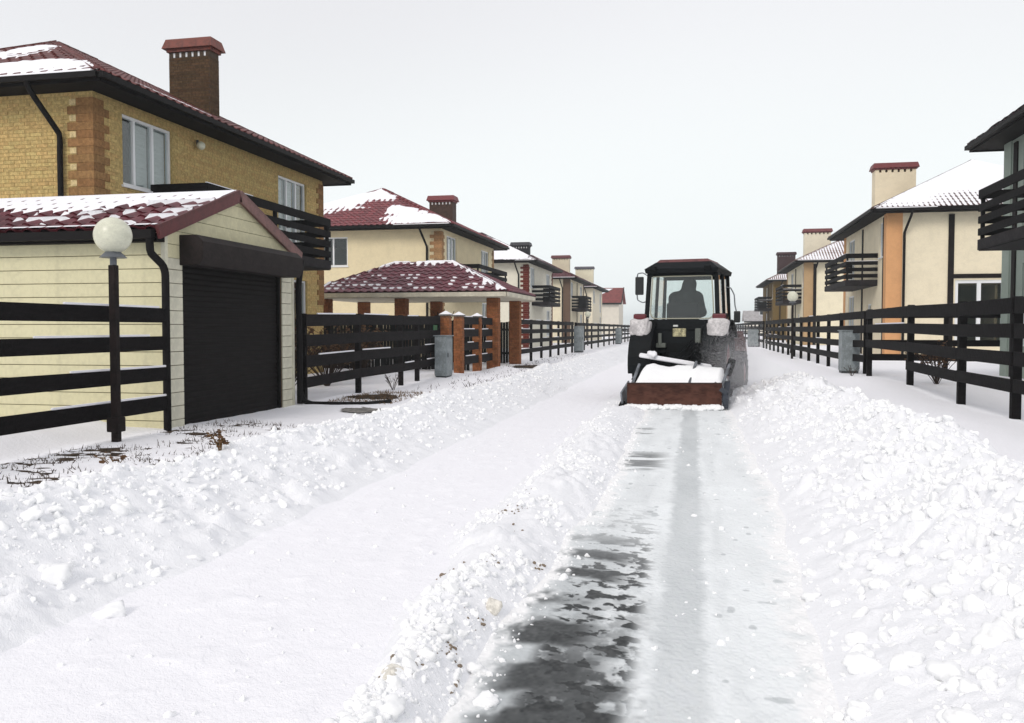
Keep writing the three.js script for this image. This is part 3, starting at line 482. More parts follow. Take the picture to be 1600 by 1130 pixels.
makeHouse({ side: -1, z0: 82, label: 'fourth house on the left, cream with brown corner boards and a pale chimney', wall: plasterMat('#ebe1c6'), windows: stdRoad(), strip: plasterMat('#6a5648'), timbers: [['road', 5.2, 5.45, 0, 6.1]],
  tile: tileWine, res: 0.25, chimney: { lx: 1.75, lz: 6.2, w: 1.75, d: 0.8, top: 9.0, mat: plasterMat('#ddd3ba'), cap: mat('#5e2428', { roughness: 0.6 }) }, balcony: [1.5, 6.3], snowNear: patches([[0.4, 0.6, 0.5, 0.5]], 306, 0.1, 0.4) });
makeHouse({ side: -1, z0: 101, label: 'fifth house on the left, pale plaster with a wide cream chimney', wall: plasterMat('#efe6cf'), windows: stdRoad(), tile: tilePurple, res: 0.3,
  chimney: { lx: 1.75, lz: 6.5, w: 2.2, d: 0.8, top: 9.2, mat: plasterMat('#e4dcc2'), cap: mat('#4d4a54', { roughness: 0.6 }) }, snowNear: patches([[0.4, 0.5, 0.5, 0.5]], 308, 0.1, 0.4), snowRoad: patches([[0.3, 0.3, 0.2, 0.2]], 309, 0.08) });
const stdRight = () => [WB('road', 0.6, 1.5, 4.4, 5.95, [B_, B_]), WB('road', 7.7, 9.5, 3.46, 5.9, [D_, B_], { door: true }), WB('road', 7.7, 9.4, 0.9, 2.95, [D_, B_]), WB('road', 3.2, 4.2, 0.9, 2.4, [D_])];
makeHouse({ side: 1, z0: 14.7, base: 0.2, label: 'nearest house on the right, grey-green plaster with dark boarded balcony at the photo edge', wall: plasterMat('#98a39a'), windows: stdRight(), strip: plasterMat('#9aa69c'), timbers: [['road', 9.85, 10.1, 0, 6.1], ['road', 5.3, 5.55, 0, 6.1]],
  tile: tilePurple, balcony: [1.85, 8.3], snowNear: patches([[0.5, 0.5, 0.9, 0.9]], 310, 0.1, 0.4), snowRoad: patches([[0.5, 0.4, 0.9, 0.8]], 311, 0.1, 0.3) });
makeHouse({ side: 1, z0: 40, base: 0.25, label: 'second house on the right, cream with orange corner strips and snowy roof', wall: plasterMat('#eadfc4'), windows: [...stdRight(), WB('near', 2.75, 5.6, 0.6, 3.3, [D_, D_, D_], { fw: 0.13 })], strip: plasterMat('#d6a273'), timbers: [['road', 5.3, 5.55, 0, 6.1], ['road', 0.5, 0.68, 0, 6.1], ['near', 2.45, 2.68, 0, 6.1], ['near', 2.68, 8.8, 3.38, 3.56]],
  tile: tileBrown, tw: 0.21, gutterSnow: 2.5, res: 0.11, slope: 0.52, chimney: { lx: 1.9, lz: 8, w: 1.95, d: 0.85, top: 9.75, mat: plasterMat('#e6d9bd'), cap: mat('#6a2426', { roughness: 0.6 }) }, balcony: [1.85, 8.3], balconySnow: true,
  snowNear: (t, w, u, v) => 0.034 + 0.045 * sst(0.02, 0.4, w + 0.7 * Math.abs(t - 0.27) + 0.4 * (fbm(u * 0.7, v * 0.7, 312, 3) - 0.5)) + 0.012 * (fbm(u * 3, v * 3, 316, 2) - 0.5), snowRoad: patches([[0.6, 0.3, 0.7, 0.2]], 313, 0.05) });
makeHouse({ side: 1, z0: 68.5, base: 0.25, L: 12.5, label: 'third house on the right, cream with tan corner strips', wall: plasterMat('#ece3c8'), windows: stdRight(), strip: plasterMat('#b59873'), timbers: [['road', 5.6, 5.9, 0, 6.1], ['near', 0.62, 0.85, 0, 6.1]],
  tile: lin('#8a6a60'), tw: 0.21, res: 0.14, gutterSnow: 6, chimney: { lx: 1.9, lz: 8, w: 2.1, d: 0.85, top: 9.6, mat: plasterMat('#ebe4ce'), cap: mat('#6a2c30', { roughness: 0.6 }) }, balcony: [1.85, 8.3], balconySnow: true,
  snowNear: (t, w, u, v) => 0.03 + 0.05 * (fbm(u * 0.7, v * 0.7, 318, 3) - 0.4) });
makeHouse({ side: 1, z0: 95, base: 0.25, L: 14, label: 'fourth house on the right, olive brown walls and dark brick chimney', wall: plasterMat('#6d5a36'), windows: stdRight(), tile: lin('#8a6a60'), tw: 0.21, res: 0.3, timbers: [['road', 5.6, 5.9, 0, 6.1]],
  chimney: { lx: 1.9, lz: 6.5, w: 1.9, d: 0.85, top: 9.8, mat: mat('#3a2224'), cap: mat('#3a1c20') }, balcony: [1.85, 8.3], balconySnow: true, snowNear: (t, w, u, v) => 0.02 + 0.05 * (fbm(u * 0.7, v * 0.7, 320, 3) - 0.4) });
function farHouse(x0, x1, z, H, ridge, depth, wall, roofM, label, snowy, name = 'house') { // gabled, ridge across the street
  const h = thing(name, label, 'house', [(x0 + x1) / 2, 0, -z], 0, 'two-storey houses along the street'), w = (x1 - x0) / 2;
  part('wall', [box(-w, w, 0, H, -depth, 0)], wall, h);
  const r = (dx, y, zz) => V(dx, y, zz), ov = 0.5;
  part('roof', [quad(r(-w - ov, H, ov), r(w + ov, H, ov), r(w + ov, ridge, -depth / 2), r(-w - ov, ridge, -depth / 2)), quad(r(-w - ov, H, -depth - ov), r(w + ov, H, -depth - ov), r(w + ov, ridge, -depth / 2), r(-w - ov, ridge, -depth / 2))].map((g) => g), roofM, h);
  part('gable', [-1, 1].map((s) => quad(r(s * w, H, 0), r(s * w, H, -depth), r(s * w, ridge - 0.2, -depth / 2), r(s * w, ridge - 0.2, -depth / 2))), wall, h);
  part('fascia', [box(-w - ov, w + ov, H - 0.3, H - 0.01, ov, ov + 0.1), bar(r(w + ov, H - 0.05, ov), r(w + ov, ridge, -depth / 2), 0.12, 0.25)], M.darkTrim, h);
  for (const [a, y] of [[-0.5, 4.2], [0.3, 4.2], [-0.5, 1.2], [0.35, 1.2]]) { const f = part('window', [box(a * w - 0.8, a * w + 0.8, y, y + 1.3, 0, 0.05)], M.whiteFrame, h); part('pane', box(a * w - 0.7, a * w + 0.7, y + 0.1, y + 1.2, 0.052, 0.06), M.darkGlass, f); }
  if (snowy) part('roof_snow', [quad(r(-w, H + (ridge - H) * 0.45 + 0.06, ov - (depth / 2 + ov) * 0.45), r(w * 0.35, H + (ridge - H) * 0.45 + 0.06, ov - (depth / 2 + ov) * 0.45), r(w * 0.75, H + (ridge - H) * 0.92 + 0.06, ov - (depth / 2 + ov) * 0.92), r(-w, H + (ridge - H) * 0.92 + 0.06, ov - (depth / 2 + ov) * 0.92))], M.snow, h);
  return h;
}
const dsRoof = (c) => mat(c, { roughness: 0.7, side: THREE.DoubleSide, grain: [34, 0.8, 1, 128, 4], per: 2 });
farHouse(-24, -12.8, 150, 5.9, 8.7, 9, plasterMat('#d9d2c4'), dsRoof('#8a4744'), 'farthest house on the left, with a plain red roof slope facing the viewer', true);
farHouse(10.5, 24, 185, 3.0, 5.2, 8, plasterMat('#ddd8cc'), dsRoof('#b8b4b4'), 'small distant pale house at the far end, right of the tractor', false);
// ------------------------------------------------------------------ garage
{
  const zc = 12.8, g = thing('garage', 'cream-sided garage with dark roller shutter and red tiled gable roof', 'garage', [-7.25, 0, -zc]);
  // local: x outward to the street, z towards the viewer (garage from z = 1.95 to -2.0)
  const zn = 1.95, zf = -2.0, D = 6.2, ev = 2.86, rs = 0.37, dl = 1.5, dr = -1.55, dh = 2.5;
  part('wall', [box(-D, -0.03, 0, ev - 0.02, zn - 0.15, zn - 0.03), box(-D, -0.03, 0, ev - 0.02, zf + 0.03, zf + 0.15), box(-D, -D + 0.12, 0, ev - 0.02, zf + 0.15, zn - 0.15), box(-0.15, -0.03, 0, ev - 0.02, dl, zn - 0.15), box(-0.15, -0.03, 0, ev - 0.02, zf + 0.15, dr), box(-0.15, -0.03, dh, ev - 0.02, dr, dl)], M.room, g);
  const bh = 0.195, N = Math.ceil(ev / bh);
  const plank = (a, b, y, yh, horizontal, z0, x0) => { }; 
  for (let i = 0; i < N; i++) { // lapped boards: side wall, then the two piers beside the shutter
    const y = i * bh, h = Math.min(bh, ev - 0.01 - y) - 0.008, tilt = (gg) => gg;
    const side = rboxAt(-D, -0.05, y, y + h, zn - 0.028, zn - 0.002, 0.006); part('siding_board', side, M.siding, g); if (y + 0.03 > dh) continue; const hp = Math.min(h, dh - y - 0.004);
    part('siding_board', rboxAt(-0.028, -0.002, y, y + hp, dl + 0.02, zn - 0.06, 0.006), M.sidingTrim, g);
    part('siding_board', rboxAt(-0.028, -0.002, y, y + hp, zf + 0.06, dr - 0.02, 0.006), M.sidingTrim, g);
  }
  part('corner_trim', [box(-0.05, 0.012, 0, ev, zn - 0.06, zn + 0.012)], M.sidingTrim, g); part('corner_trim', [box(-0.05, 0.012, 0, ev, zf - 0.012, zf + 0.06)], M.sidingTrim, g);
  // gable boards above the shutter box
  const rise = (zn + 0.2) * rs, half = 1.975, yb = 2.45;
  for (let y = dh; y < ev + rise - 0.1; y += bh) { const y2 = Math.min(y + bh - 0.008, ev + rise - 0.06), w2 = y2 <= ev ? half - 0.06 : Math.max(0.02, (ev + rise - y2) / rs - 0.12), w1 = y <= ev ? half - 0.06 : Math.max(0.02, (ev + rise - y) / rs - 0.12); const c = (zn + zf) / 2;
    const q = new THREE.Shape([new THREE.Vector2(-w1, y), new THREE.Vector2(w1, y), new THREE.Vector2(w2, y2), new THREE.Vector2(-w2, y2)]), e = new THREE.ExtrudeGeometry(q, { depth: 0.026, bevelEnabled: false }); e.rotateY(Math.PI / 2); e.translate(-0.028, 0, c); part('siding_board', metreUV(e.toNonIndexed()), M.siding, g); }
  // roller shutter
  const door = part('roller_door', [box(-0.13, -0.1, 0.02, dh, dr, dl)], M.shutter, g), n = 30, sh = (dh - 0.06) / n;
  for (let i = 0; i < n; i++) { const s = new THREE.CylinderGeometry(sh * 0.56, sh * 0.56, dl - dr - 0.1, 8, 1, false, 0, Math.PI); s.rotateX(Math.PI / 2); s.scale(0.45, 1, 1); s.translate(-0.1, 0.05 + sh * (i + 0.5), (dl + dr) / 2); part('slat', metreUV(s), M.shutter, door); }
  part('guide_rail', [box(-0.1, -0.03, 0, dh, dl - 0.06, dl), box(-0.1, -0.03, 0, dh, dr, dr + 0.06)], M.shutter, g);
  { const s = new THREE.Shape([[0, 2.42], [0.3, 2.42], [0.36, 2.52], [0.36, 2.74], [0.26, 2.83], [0, 2.83]].map(([a, b]) => new THREE.Vector2(a, b))), e = new THREE.ExtrudeGeometry(s, { depth: dl - dr + 0.16, bevelEnabled: true, bevelSize: 0.012, bevelThickness: 0.012, bevelSegments: 1 }); e.translate(0, 0, dr - 0.08); part('shutter_box', metreUV(e.toNonIndexed()), M.shutterBox, g); }
  // roof
  const c = (zn + zf) / 2, ez = half + 0.2, ey = ev + 0.0, oy = ey + ez * rs;
  const V1 = [0.8, 1, 1.18].map((f) => tileShape(0.28, 0.33, vary(tileWine, f)));
  const steps = (t, w, u, v) => { const f = (v / 0.33) % 1; const m = sst(0.48, 0.66, w + 0.3 * (fbm(u * 1.1, 3, 330, 2) - 0.5) + 0.25 * sst(0.85, 0.2, t) * 0.4 - 0.1 * sst(0.75, 0.95, t)); const crumbs = sst(0.56, 0.62, fbm(u * 4.5, v * 5, 334, 2) + 0.12 * sst(0.8, 1, t)) * sst(0.7, 0.9, f); return Math.max(lerp(-0.02, 0.06, m), crumbs * 0.075, w < 0.05 ? 0.06 : -1); };
  const opt = { tw: 0.28, course: 0.33, variants: V1, res: 0.07 };
  part('roof', [quad(V(-D - 0.2, ey, c + ez), V(0.03, ey, c + ez), V(0.03, oy, c), V(-D - 0.2, oy, c)), quad(V(-D - 0.2, ey, c - ez), V(0.03, ey, c - ez), V(0.03, oy, c), V(-D - 0.2, oy, c))], mat('#3a1b1e', { side: THREE.DoubleSide }), g);
  roofFace(g, V(-D - 0.2, ey, c + ez), V(0.02, ey, c + ez), V(0, 0, -1), ez, rs, 0, { ...opt, single: 220, snow: steps });
  roofFace(g, V(-D - 0.2, ey, c - ez), V(0.02, ey, c - ez), V(0, 0, 1), ez, rs, 0, { ...opt, single: 0, snow: patches([[0.4, 0.5, 0.8, 0.6]], 338, 0.07) });
  ridgeCaps(g, V(-D - 0.2, oy + 0.03, c), V(0.02, oy + 0.03, c), vary(tileWine, 0.8), true, 0.8);
  for (const s of [-1, 1]) part('barge_board', bar(V(0.05, ey - 0.04, c + s * (ez + 0.02)), V(0.05, oy - 0.03, c), 0.05, 0.19), s > 0 ? M.barge : mat('#7a5652', { roughness: 0.6, grain: [22, 0.75, 1, 128, 4], per: 0.6 }), g);
  part('soffit', [box(-D - 0.1, 0.02, ey - 0.16, ey - 0.05, c + half + 0.02, c + ez - 0.01), box(-D - 0.1, 0.02, ey - 0.16, ey - 0.05, c - ez + 0.01, c - half - 0.02)], M.darkTrim, g);
  part('gutter', [bar(V(-D - 0.1, ey - 0.07, c + ez + 0.05), V(0.0, ey - 0.07, c + ez + 0.05), 0.11, 0.12), bar(V(-D - 0.1, ey - 0.07, c - ez - 0.05), V(0.0, ey - 0.07, c - ez - 0.05), 0.11, 0.12)], M.pipe, g);
  part('downpipe', tube([V(-0.07, ey - 0.1, c + ez + 0.04), V(-0.06, ey - 0.32, c + ez + 0.03), V(0.03, ey - 0.48, c + half + 0.10), V(0.06, ey - 0.62, c + half + 0.08), V(0.06, 1.2, c + half + 0.08), V(0.06, 0.02, c + half + 0.08)], 0.055, 60, 10), M.pipe, g);
  part('downpipe', tube([V(0.06, ey - 0.1, c - ez - 0.04), V(0.06, ey - 0.6, c - half - 0.09), V(0.07, 1.2, c - half - 0.09), V(0.07, 0.1, c - half - 0.09)], 0.055, 40, 10), M.pipe, g);
  // drain hose lying in the snow below it
  one('drain_hose', tube([V(-7.17, 0.32, -14.92), V(-7.14, 0.16, -14.95), V(-7.0, 0.09, -15.0), V(-6.5, 0.085, -15.05), V(-6.0, 0.085, -15.2), V(-5.7, 0.09, -15.7)], 0.05, 40, 8), M.pipe, 'black drain hose curving over the snow from the garage downpipe', 'hose');
}
// ------------------------------------------------------------------ fences of dark boards
const levelAt = (x, z) => height(x, z);
function fence(label, pts, o = {}) { // posts at pts (x, z, ground), boards between them
  const { tops = [1.76, 1.37, 0.95, 0.54], hs = [0.19, 0.185, 0.18, 0.19], m = M.fence, pw = 0.11, face = 1, snow = 0, rails = [0, 1, 2, 3], skip = [], lift = 0, posts = true, over = 0.06 } = o;
  const p0 = pts[0], f = thing('fence', label, 'fence', [p0[0], 0, p0[1]], 0, o.group ?? 'dark horizontal board fences');
  for (let i = 0; i < pts.length; i++) {
    const [x, z, y = 0] = pts[i];
    if (posts && !o.noPost?.includes(i)) { const g = rbox(pw, tops[0] + 0.02 + 0.35, pw, 0.008); g.translate(x - p0[0], y + (tops[0] + 0.02 - 0.35) / 2, z - p0[1]); part('post', g, m, f); }
    if (!i) continue;
    const [xa, za, ya = 0] = pts[i - 1], dir = V(x - xa, 0, z - za).normalize(), nrm = V(-dir.z, 0, dir.x).multiplyScalar(face * (pw / 2 + 0.018));
    for (const r of rails) {
      if (skip.some(([s, q]) => s === i && q === r)) continue;
      const yc = tops[r] - hs[r] / 2, j = () => rr(-0.008, 0.008);
      const a = V(xa - p0[0], ya + yc + j(), za - p0[1]).add(nrm), b = V(x - p0[0], y + yc + j(), z - p0[1]).add(nrm);
      if (i > 1) a.addScaledVector(dir, 0.003); if (i === pts.length - 1) b.addScaledVector(dir, over); if (i === 1) a.addScaledVector(dir, -over);
      part('board', o.cheap ? bar(a, b, 0.032, hs[r]) : bar(a, b, 0.032, hs[r], 0.006), m, f);
      if (snow && rnd() < snow) { const t0 = rr(0, 0.5), t1 = Math.min(1, t0 + rr(0.3, 0.7)), A = a.clone().lerp(b, t0), B = a.clone().lerp(b, t1), up = V(0, hs[r] / 2 + 0.012, 0); part('snow_cap', bar(A.add(up), B.add(up), 0.034, 0.03, 0.01), M.snow, f); }
    }
  }
  return f;
}
fence('dark board fence in front of the garage side wall, behind the near lamp', [[-7.25, -4.6, 0.02], [-7.25, -7.1, 0.02], [-7.25, -10.72, 0.02]], { snow: 0.9, noPost: [2], face: 1, over: 0, hs: [0.2, 0.19, 0.19, 0.2] });
fence('dark board fence between the garage and the brick gate pillars', [[-7.2, -15.1], [-7.2, -17.8, 0.04], [-7.2, -20.6, 0.05], [-7.2, -21.9, 0.06], [-7.2, -23.7, 0.08]], { m: M.fence2, snow: 0.35, tops: [1.76, 1.37, 0.98, 0.58], hs: [0.23, 0.22, 0.22, 0.2] });
fence('short dark board panel between the two brick gate pillars', [[-7.0, -25.5, 0.1], [-7.0, -27.4, 0.1]], { m: M.fence2, snow: 1, hs: [0.24, 0.24, 0.24, 0.26], posts: false });
fence('short dark board panel between gate pillar and carport pillar', [[-7.0, -27.75, 0.1], [-7.0, -29.4, 0.1]], { m: M.fence2, snow: 1, hs: [0.24, 0.24, 0.24, 0.26], posts: false });
const run = (x, z0, z1, step, y) => { const a = []; for (let z = z0; z <= z1 + 0.01; z += step) a.push([x, -z, y]); return a; };
fence('long dark board fence beyond the carport on the left, running to the grey cabinet', run(-7.0, 34.6, 50.2, 2.6, 0.1), { m: M.fence2, snow: 0.3, cheap: true });
fence('farthest dark board fence on the left, ending behind the tractor', run(-7.0, 51.6, 152, 4.2, 0.08), { m: M.fence2, snow: 0.15, cheap: true });
fence('near dark board fence on the right, its lowest board ending in a drift', [[4.75, -14.3, 0.2], [4.72, -16.9, 0.2], [4.7, -20.6, 0.24], [4.7, -25.2, 0.24]], { snow: 0.15, face: -1, hs: [0.24, 0.22, 0.21, 0.2], skip: [[3, 3]], pw: 0.13 });
fence('near dark board fence on the right, its lowest board ending in a drift'.replace('near', 'nearest').replace('its lowest board ending in a drift', 'leaving the frame at the photo edge'), [[4.8, -8.8, 0.16], [4.78, -11.5, 0.18], [4.755, -14.15, 0.2]], { face: -1, hs: [0.24, 0.22, 0.21, 0.2], pw: 0.13, noPost: [2], over: 0 });
fence('short dark board panel behind the right-hand grey cabinet', [[4.66, -25.3, 0.22], [4.5, -28.5, 0.2]], { face: -1, cheap: true, posts: false, over: 0, hs: [0.22, 0.22, 0.2, 0.2] });
fence('dark board fence running back from the street between the two nearest right-hand plots', [[4.85, -26.6, 0.22], [7.0, -26.6, 0.22], [9.6, -26.6, 0.22], [12.2, -26.6, 0.22]], { m: M.fence, cheap: true, group: 'dark board fences between plots' });
fence('far dark board fence on the right beyond the grey cabinet, running past the tractor', run(4.5, 28.6, 58, 2.6, 0.2), { snow: 0.15, face: -1, cheap: true, hs: [0.22, 0.22, 0.2, 0.2] });
fence('farthest dark board fence on the right, mostly hidden by the tractor', run(4.5, 59.6, 150, 4.2, 0.2), { face: -1, cheap: true });
{ const f = fence('dark board fence crossing the far end of the street', [[-14, -158, 0.1], [-8, -158, 0.1], [-2, -158, 0.1], [4, -158, 0.1], [10, -158, 0.1], [20, -158, 0.1]], { cheap: true, group: 'dark board fences between plots' }); }
{ // dark picket fence on the plot boundary, seen between the rails
  const f = thing('picket_fence', 'dark picket fence behind the left board fence, before the carport', 'fence', [-7.3, 0, -27.9]);
  const pk = rbox(0.106, 1.66, 0.022, 0.006);
  for (let i = 0; i < 60; i++) { const m = shade(new THREE.Mesh(pk, M.picket)); m.name = 'picket'; m.position.set(-0.1 - i * 0.112, 0.94 + rr(-0.015, 0.015), 0); m.rotation.z = rr(-0.008, 0.008); f.add(m); }
  part('rail', box(-6.9, 0, 0.45, 0.54, -0.06, -0.014), M.picket, f); part('rail', box(-6.9, 0, 1.4, 1.49, -0.06, -0.014), M.picket, f);
  const q = thing('picket_fence', 'dark picket gate closing the far side of the carport', 'fence', [-7.1, 0, -33.9]);
  for (let i = 0; i < 30; i++) { const m = shade(new THREE.Mesh(pk, M.picket)); m.name = 'picket'; m.position.set(-0.1 - i * 0.115, 0.92 + rr(-0.04, 0.04), -0.3); q.add(m); }
  part('rail', box(-3.5, 0, 0.45, 0.54, -0.36, -0.314), M.picket, q); part('rail', box(-3.5, 0, 1.4, 1.49, -0.36, -0.314), M.picket, q);
}
// ------------------------------------------------------------------ brick pillars and carport
const pillarBrick = lin('#9c6440');
function brickPillar(parent, x, z, w, y0, y1, name) {
  const list = []; const put = (s) => (a, b, ya, yb, o0, o1) => { const k = w / 2; return s === 0 ? box(x - k + a, x - k + b, ya, yb, z + k, z + k + o1) : s === 1 ? box(x + k, x + k + o1, ya, yb, z + k - a, z + k - b) : s === 2 ? box(x - k + a, x - k + b, ya, yb, z - k, z - k - o1) : box(x - k - o1, x - k, ya, yb, z - k + a, z - k + b); };
  for (let s = 0; s < 4; s++) bricksOn(list, put(s), 0, w, y0, y1, [], pillarBrick, 0.18, 0.19, 0.065, 0.01);
  const core = part(name, box(x - w / 2, x + w / 2, y0, y1, z - w / 2, z + w / 2), M.mortarRed, parent); part('brick', mergeGeometries(list), M.brickPale, parent, true); return core;
}
[[-7.0, 23.95, 'brick gate pillar beside the grey cabinet, nearest of three'], [-7.0, 25.35, 'middle brick gate pillar left of the board panel'], [-7.0, 27.6, 'brick gate pillar nearest the carport, farthest of three']].forEach(([x, d, label]) => {
  const t = thing('gate_pillar', label, 'pillar', [x, 0, -d], 0, 'brick gate pillars with snow caps');
  brickPillar(t, 0, 0, 0.25, 0, 1.86, 'shaft'); part('cap', [box(-0.165, 0.165, 1.86, 1.9, -0.165, 0.165)], M.slab, t);
  const s = new THREE.ConeGeometry(0.21, 0.11, 24, 5); s.translate(0, 1.957, 0); part('snow_cap', metreUV(s), M.snow, t);
});
{
  const X0 = -13.9, X1 = -6.3, Z0 = 29.0, Z1 = 34.3, ey = 2.78, sl = 0.46, k = (Z1 - Z0) / 2, c = thing('carport', 'open carport with brick pillars and red tiled hip roof dusted with snow', 'carport', [X1, 0, -Z0]);
  const P = (x, y, z) => V(x - X1, y, -(z - Z0));
  for (const [x, z] of [[-6.95, 29.75], [-6.95, 33.55], [-10.35, 29.75], [-13.3, 29.75], [-10.2, 33.55], [-13.3, 33.55]]) brickPillar(c, x - X1, -(z - Z0), 0.4, 0, ey - 0.2, 'pillar');
  const pale = mat('#d8d2c0', { roughness: 0.7, grain: [35, 0.9, 1, 128, 4], per: 1 });
  part('fascia_board', [bar(P(X0, ey - 0.1, Z0), P(X1, ey - 0.1, Z0), 0.04, 0.15)], pale, c); part('fascia_board', [bar(P(X1, ey - 0.1, Z0 - 0.02), P(X1, ey - 0.1, Z1 + 0.02), 0.04, 0.15)], pale, c); part('fascia_board', [bar(P(X0, ey - 0.12, Z1), P(X1 - 0.03, ey - 0.12, Z1), 0.04, 0.2)], pale, c);
  part('ceiling', box(X0 - X1 + 0.02, -0.03, ey - 0.2, ey - 0.17, -0.03, -(Z1 - Z0) + 0.03), pale, c);
  const r0 = P(X0 + k, ey + k * sl, Z0 + k), r1 = P(X1 - k, ey + k * sl, Z0 + k), C = [P(X0, ey, Z0), P(X1, ey, Z0), P(X1, ey, Z1), P(X0, ey, Z1)];
  part('roof', [quad(C[0], C[1], r1, r0), quad(C[1], C[2], r1, r1), quad(C[2], C[3], r0, r1), quad(C[3], C[0], r0, r0)], mat('#3a1b22', { side: THREE.DoubleSide }), c);
  const V1 = [0.8, 1, 1.15].map((f) => tileShape(0.3, 0.33, vary(lin('#6a2433'), f))), opt = { tw: 0.3, course: 0.33, variants: V1, res: 0.08 };
  const snowN = (t, w, u, v) => { const f = (v / 0.33) % 1, top = sst(0.9, 1.0, w + 0.22 * (fbm(u * 1.9, v * 2, 340, 3) - 0.5)), hip = Math.max(sst(0.93, 1.0, t + 0.10 * (fbm(u * 2, v * 2, 343, 2) - 0.5)), sst(0.06, 0.0, t)) * sst(0.42, 0.6, fbm(u * 2.6, v * 2.6, 345, 2)); const dash = sst(0.46, 0.62, noise(u / 0.3, Math.floor(v / 0.33) * 7.3, 347) * 0.7 + 0.3 * fbm(u * 0.8, v, 348, 2)) * sst(0.86, 0.96, f); return Math.max(-0.02, 0.08 * Math.max(top, hip), 0.052 * dash); };
  roofFace(c, C[0], C[1], V(0, 0, -1), k, sl, 1, { ...opt, single: 290, snow: snowN });
  roofFace(c, C[1], C[2], V(-1, 0, 0), k, sl, 1, { ...opt, snow: patches([[0.05, 0.5, 0.2, 0.5]], 342, 0.06) });
  roofFace(c, C[2], C[3], V(0, 0, 1), k, sl, 1, opt); roofFace(c, C[3], C[0], V(1, 0, 0), k, sl, 1, opt);
  for (const [a, b] of [[C[0], r0], [C[1], r1], [C[2], r1], [C[3], r0], [r0, r1]]) ridgeCaps(c, a.clone().add(V(0, 0.03, 0)), b.clone().add(V(0, 0.03, 0)), lin('#5a2030'), false, 0.8);
}
// ------------------------------------------------------------------ lamps, cabinets, sign
function lamp(label, x, z, y, hgt, dia) {
  const l = thing('street_lamp', label, 'street lamp', [x, y, z], 0, 'globe street lamps');
  part('pole', [rboxAt(-0.045, 0.045, -0.3, hgt - dia / 2 - 0.14, -0.045, 0.045, 0.012)], M.timber, l); part('joint_box', rboxAt(-0.08, 0.08, 0.24, 0.42, -0.08, 0.08, 0.012), M.timber, l);
  part('neck', [cyl(0.04, 0.04, 0.12, 0, hgt - dia / 2 - 0.15, 0), cyl(0.07, 0.16, 0.09, 0, hgt - dia / 2 - 0.05, 0, 20)], M.globeBase, l);
  part('globe', new THREE.SphereGeometry(dia / 2, 40, 28).translate(0, hgt, 0), M.globe, l); return l;
}
lamp('near white globe lamp on a dark post before the garage fence', -7.0, -9.42, -0.02, 2.66, 0.445);
lamp('distant globe lamp on the left in front of the far cream houses', -8.6, -71, 0.05, 2.6, 0.5);
lamp('globe lamp beside the far right fence before the third house', 4.1, -38.7, 0.2, 2.66, 0.45);
function cabinet(label, x, z, y, w, h, d, turn = 0) {
  const c = thing('utility_cabinet', label, 'cabinet', [x, y, z], turn, 'grey utility cabinets by the fences');
  part('body', rboxAt(-w / 2, w / 2, 0.06, h, -d / 2, d / 2, 0.012), M.cabinet, c); part('plinth', box(-w / 2 + 0.02, w / 2 - 0.02, -0.1, 0.06, -d / 2 + 0.02, d / 2 - 0.02), M.cabinetDark, c);
  const dr = part('door', rboxAt(w / 2, w / 2 + 0.012, 0.12, h - 0.06, -d / 2 + 0.03, d / 2 - 0.03, 0.004), M.cabinet, c); part('handle', box(w / 2 + 0.012, w / 2 + 0.03, h * 0.5, h * 0.5 + 0.12, d / 2 - 0.1, d / 2 - 0.07), M.cabinetDark, dr);
  part('lid', rboxAt(-w / 2 - 0.03, w / 2 + 0.04, h, h + 0.03, -d / 2 - 0.03, d / 2 + 0.03, 0.008), M.cabinet, c); return c;
}
cabinet('grey utility cabinet leaning by the nearest brick gate pillar', -6.85, -23.2, 0.12, 0.34, 1.16, 0.6, 0.0);
cabinet('grey utility cabinet between the two right-hand fences', 4.45, -26.9, 0.2, 0.5, 1.22, 0.55);
cabinet('grey cabinet far along the left fence, about halfway to the tractor', -6.7, -50.9, 0.1, 0.5, 1.5, 0.8);
cabinet('small pale cabinet farthest along the left fence', -6.7, -78, 0.1, 0.5, 1.4, 0.8);
cabinet('pale cabinet far along the right fence, close beside the tractor', 4.1, -64, 0.2, 0.7, 1.2, 0.8);
{ const s = thing('sign', 'small green sign plate on the left fence beside the gate pillar', 'sign', [-7.12, 1.52, -23.3]); part('plate', rbox(0.02, 0.14, 0.34, 0.004), mat('#14603a', { roughness: 0.4 }), s); part('bracket', box(-0.05, -0.01, -0.03, 0.03, -0.02, 0.02), M.cabinetDark, s); }
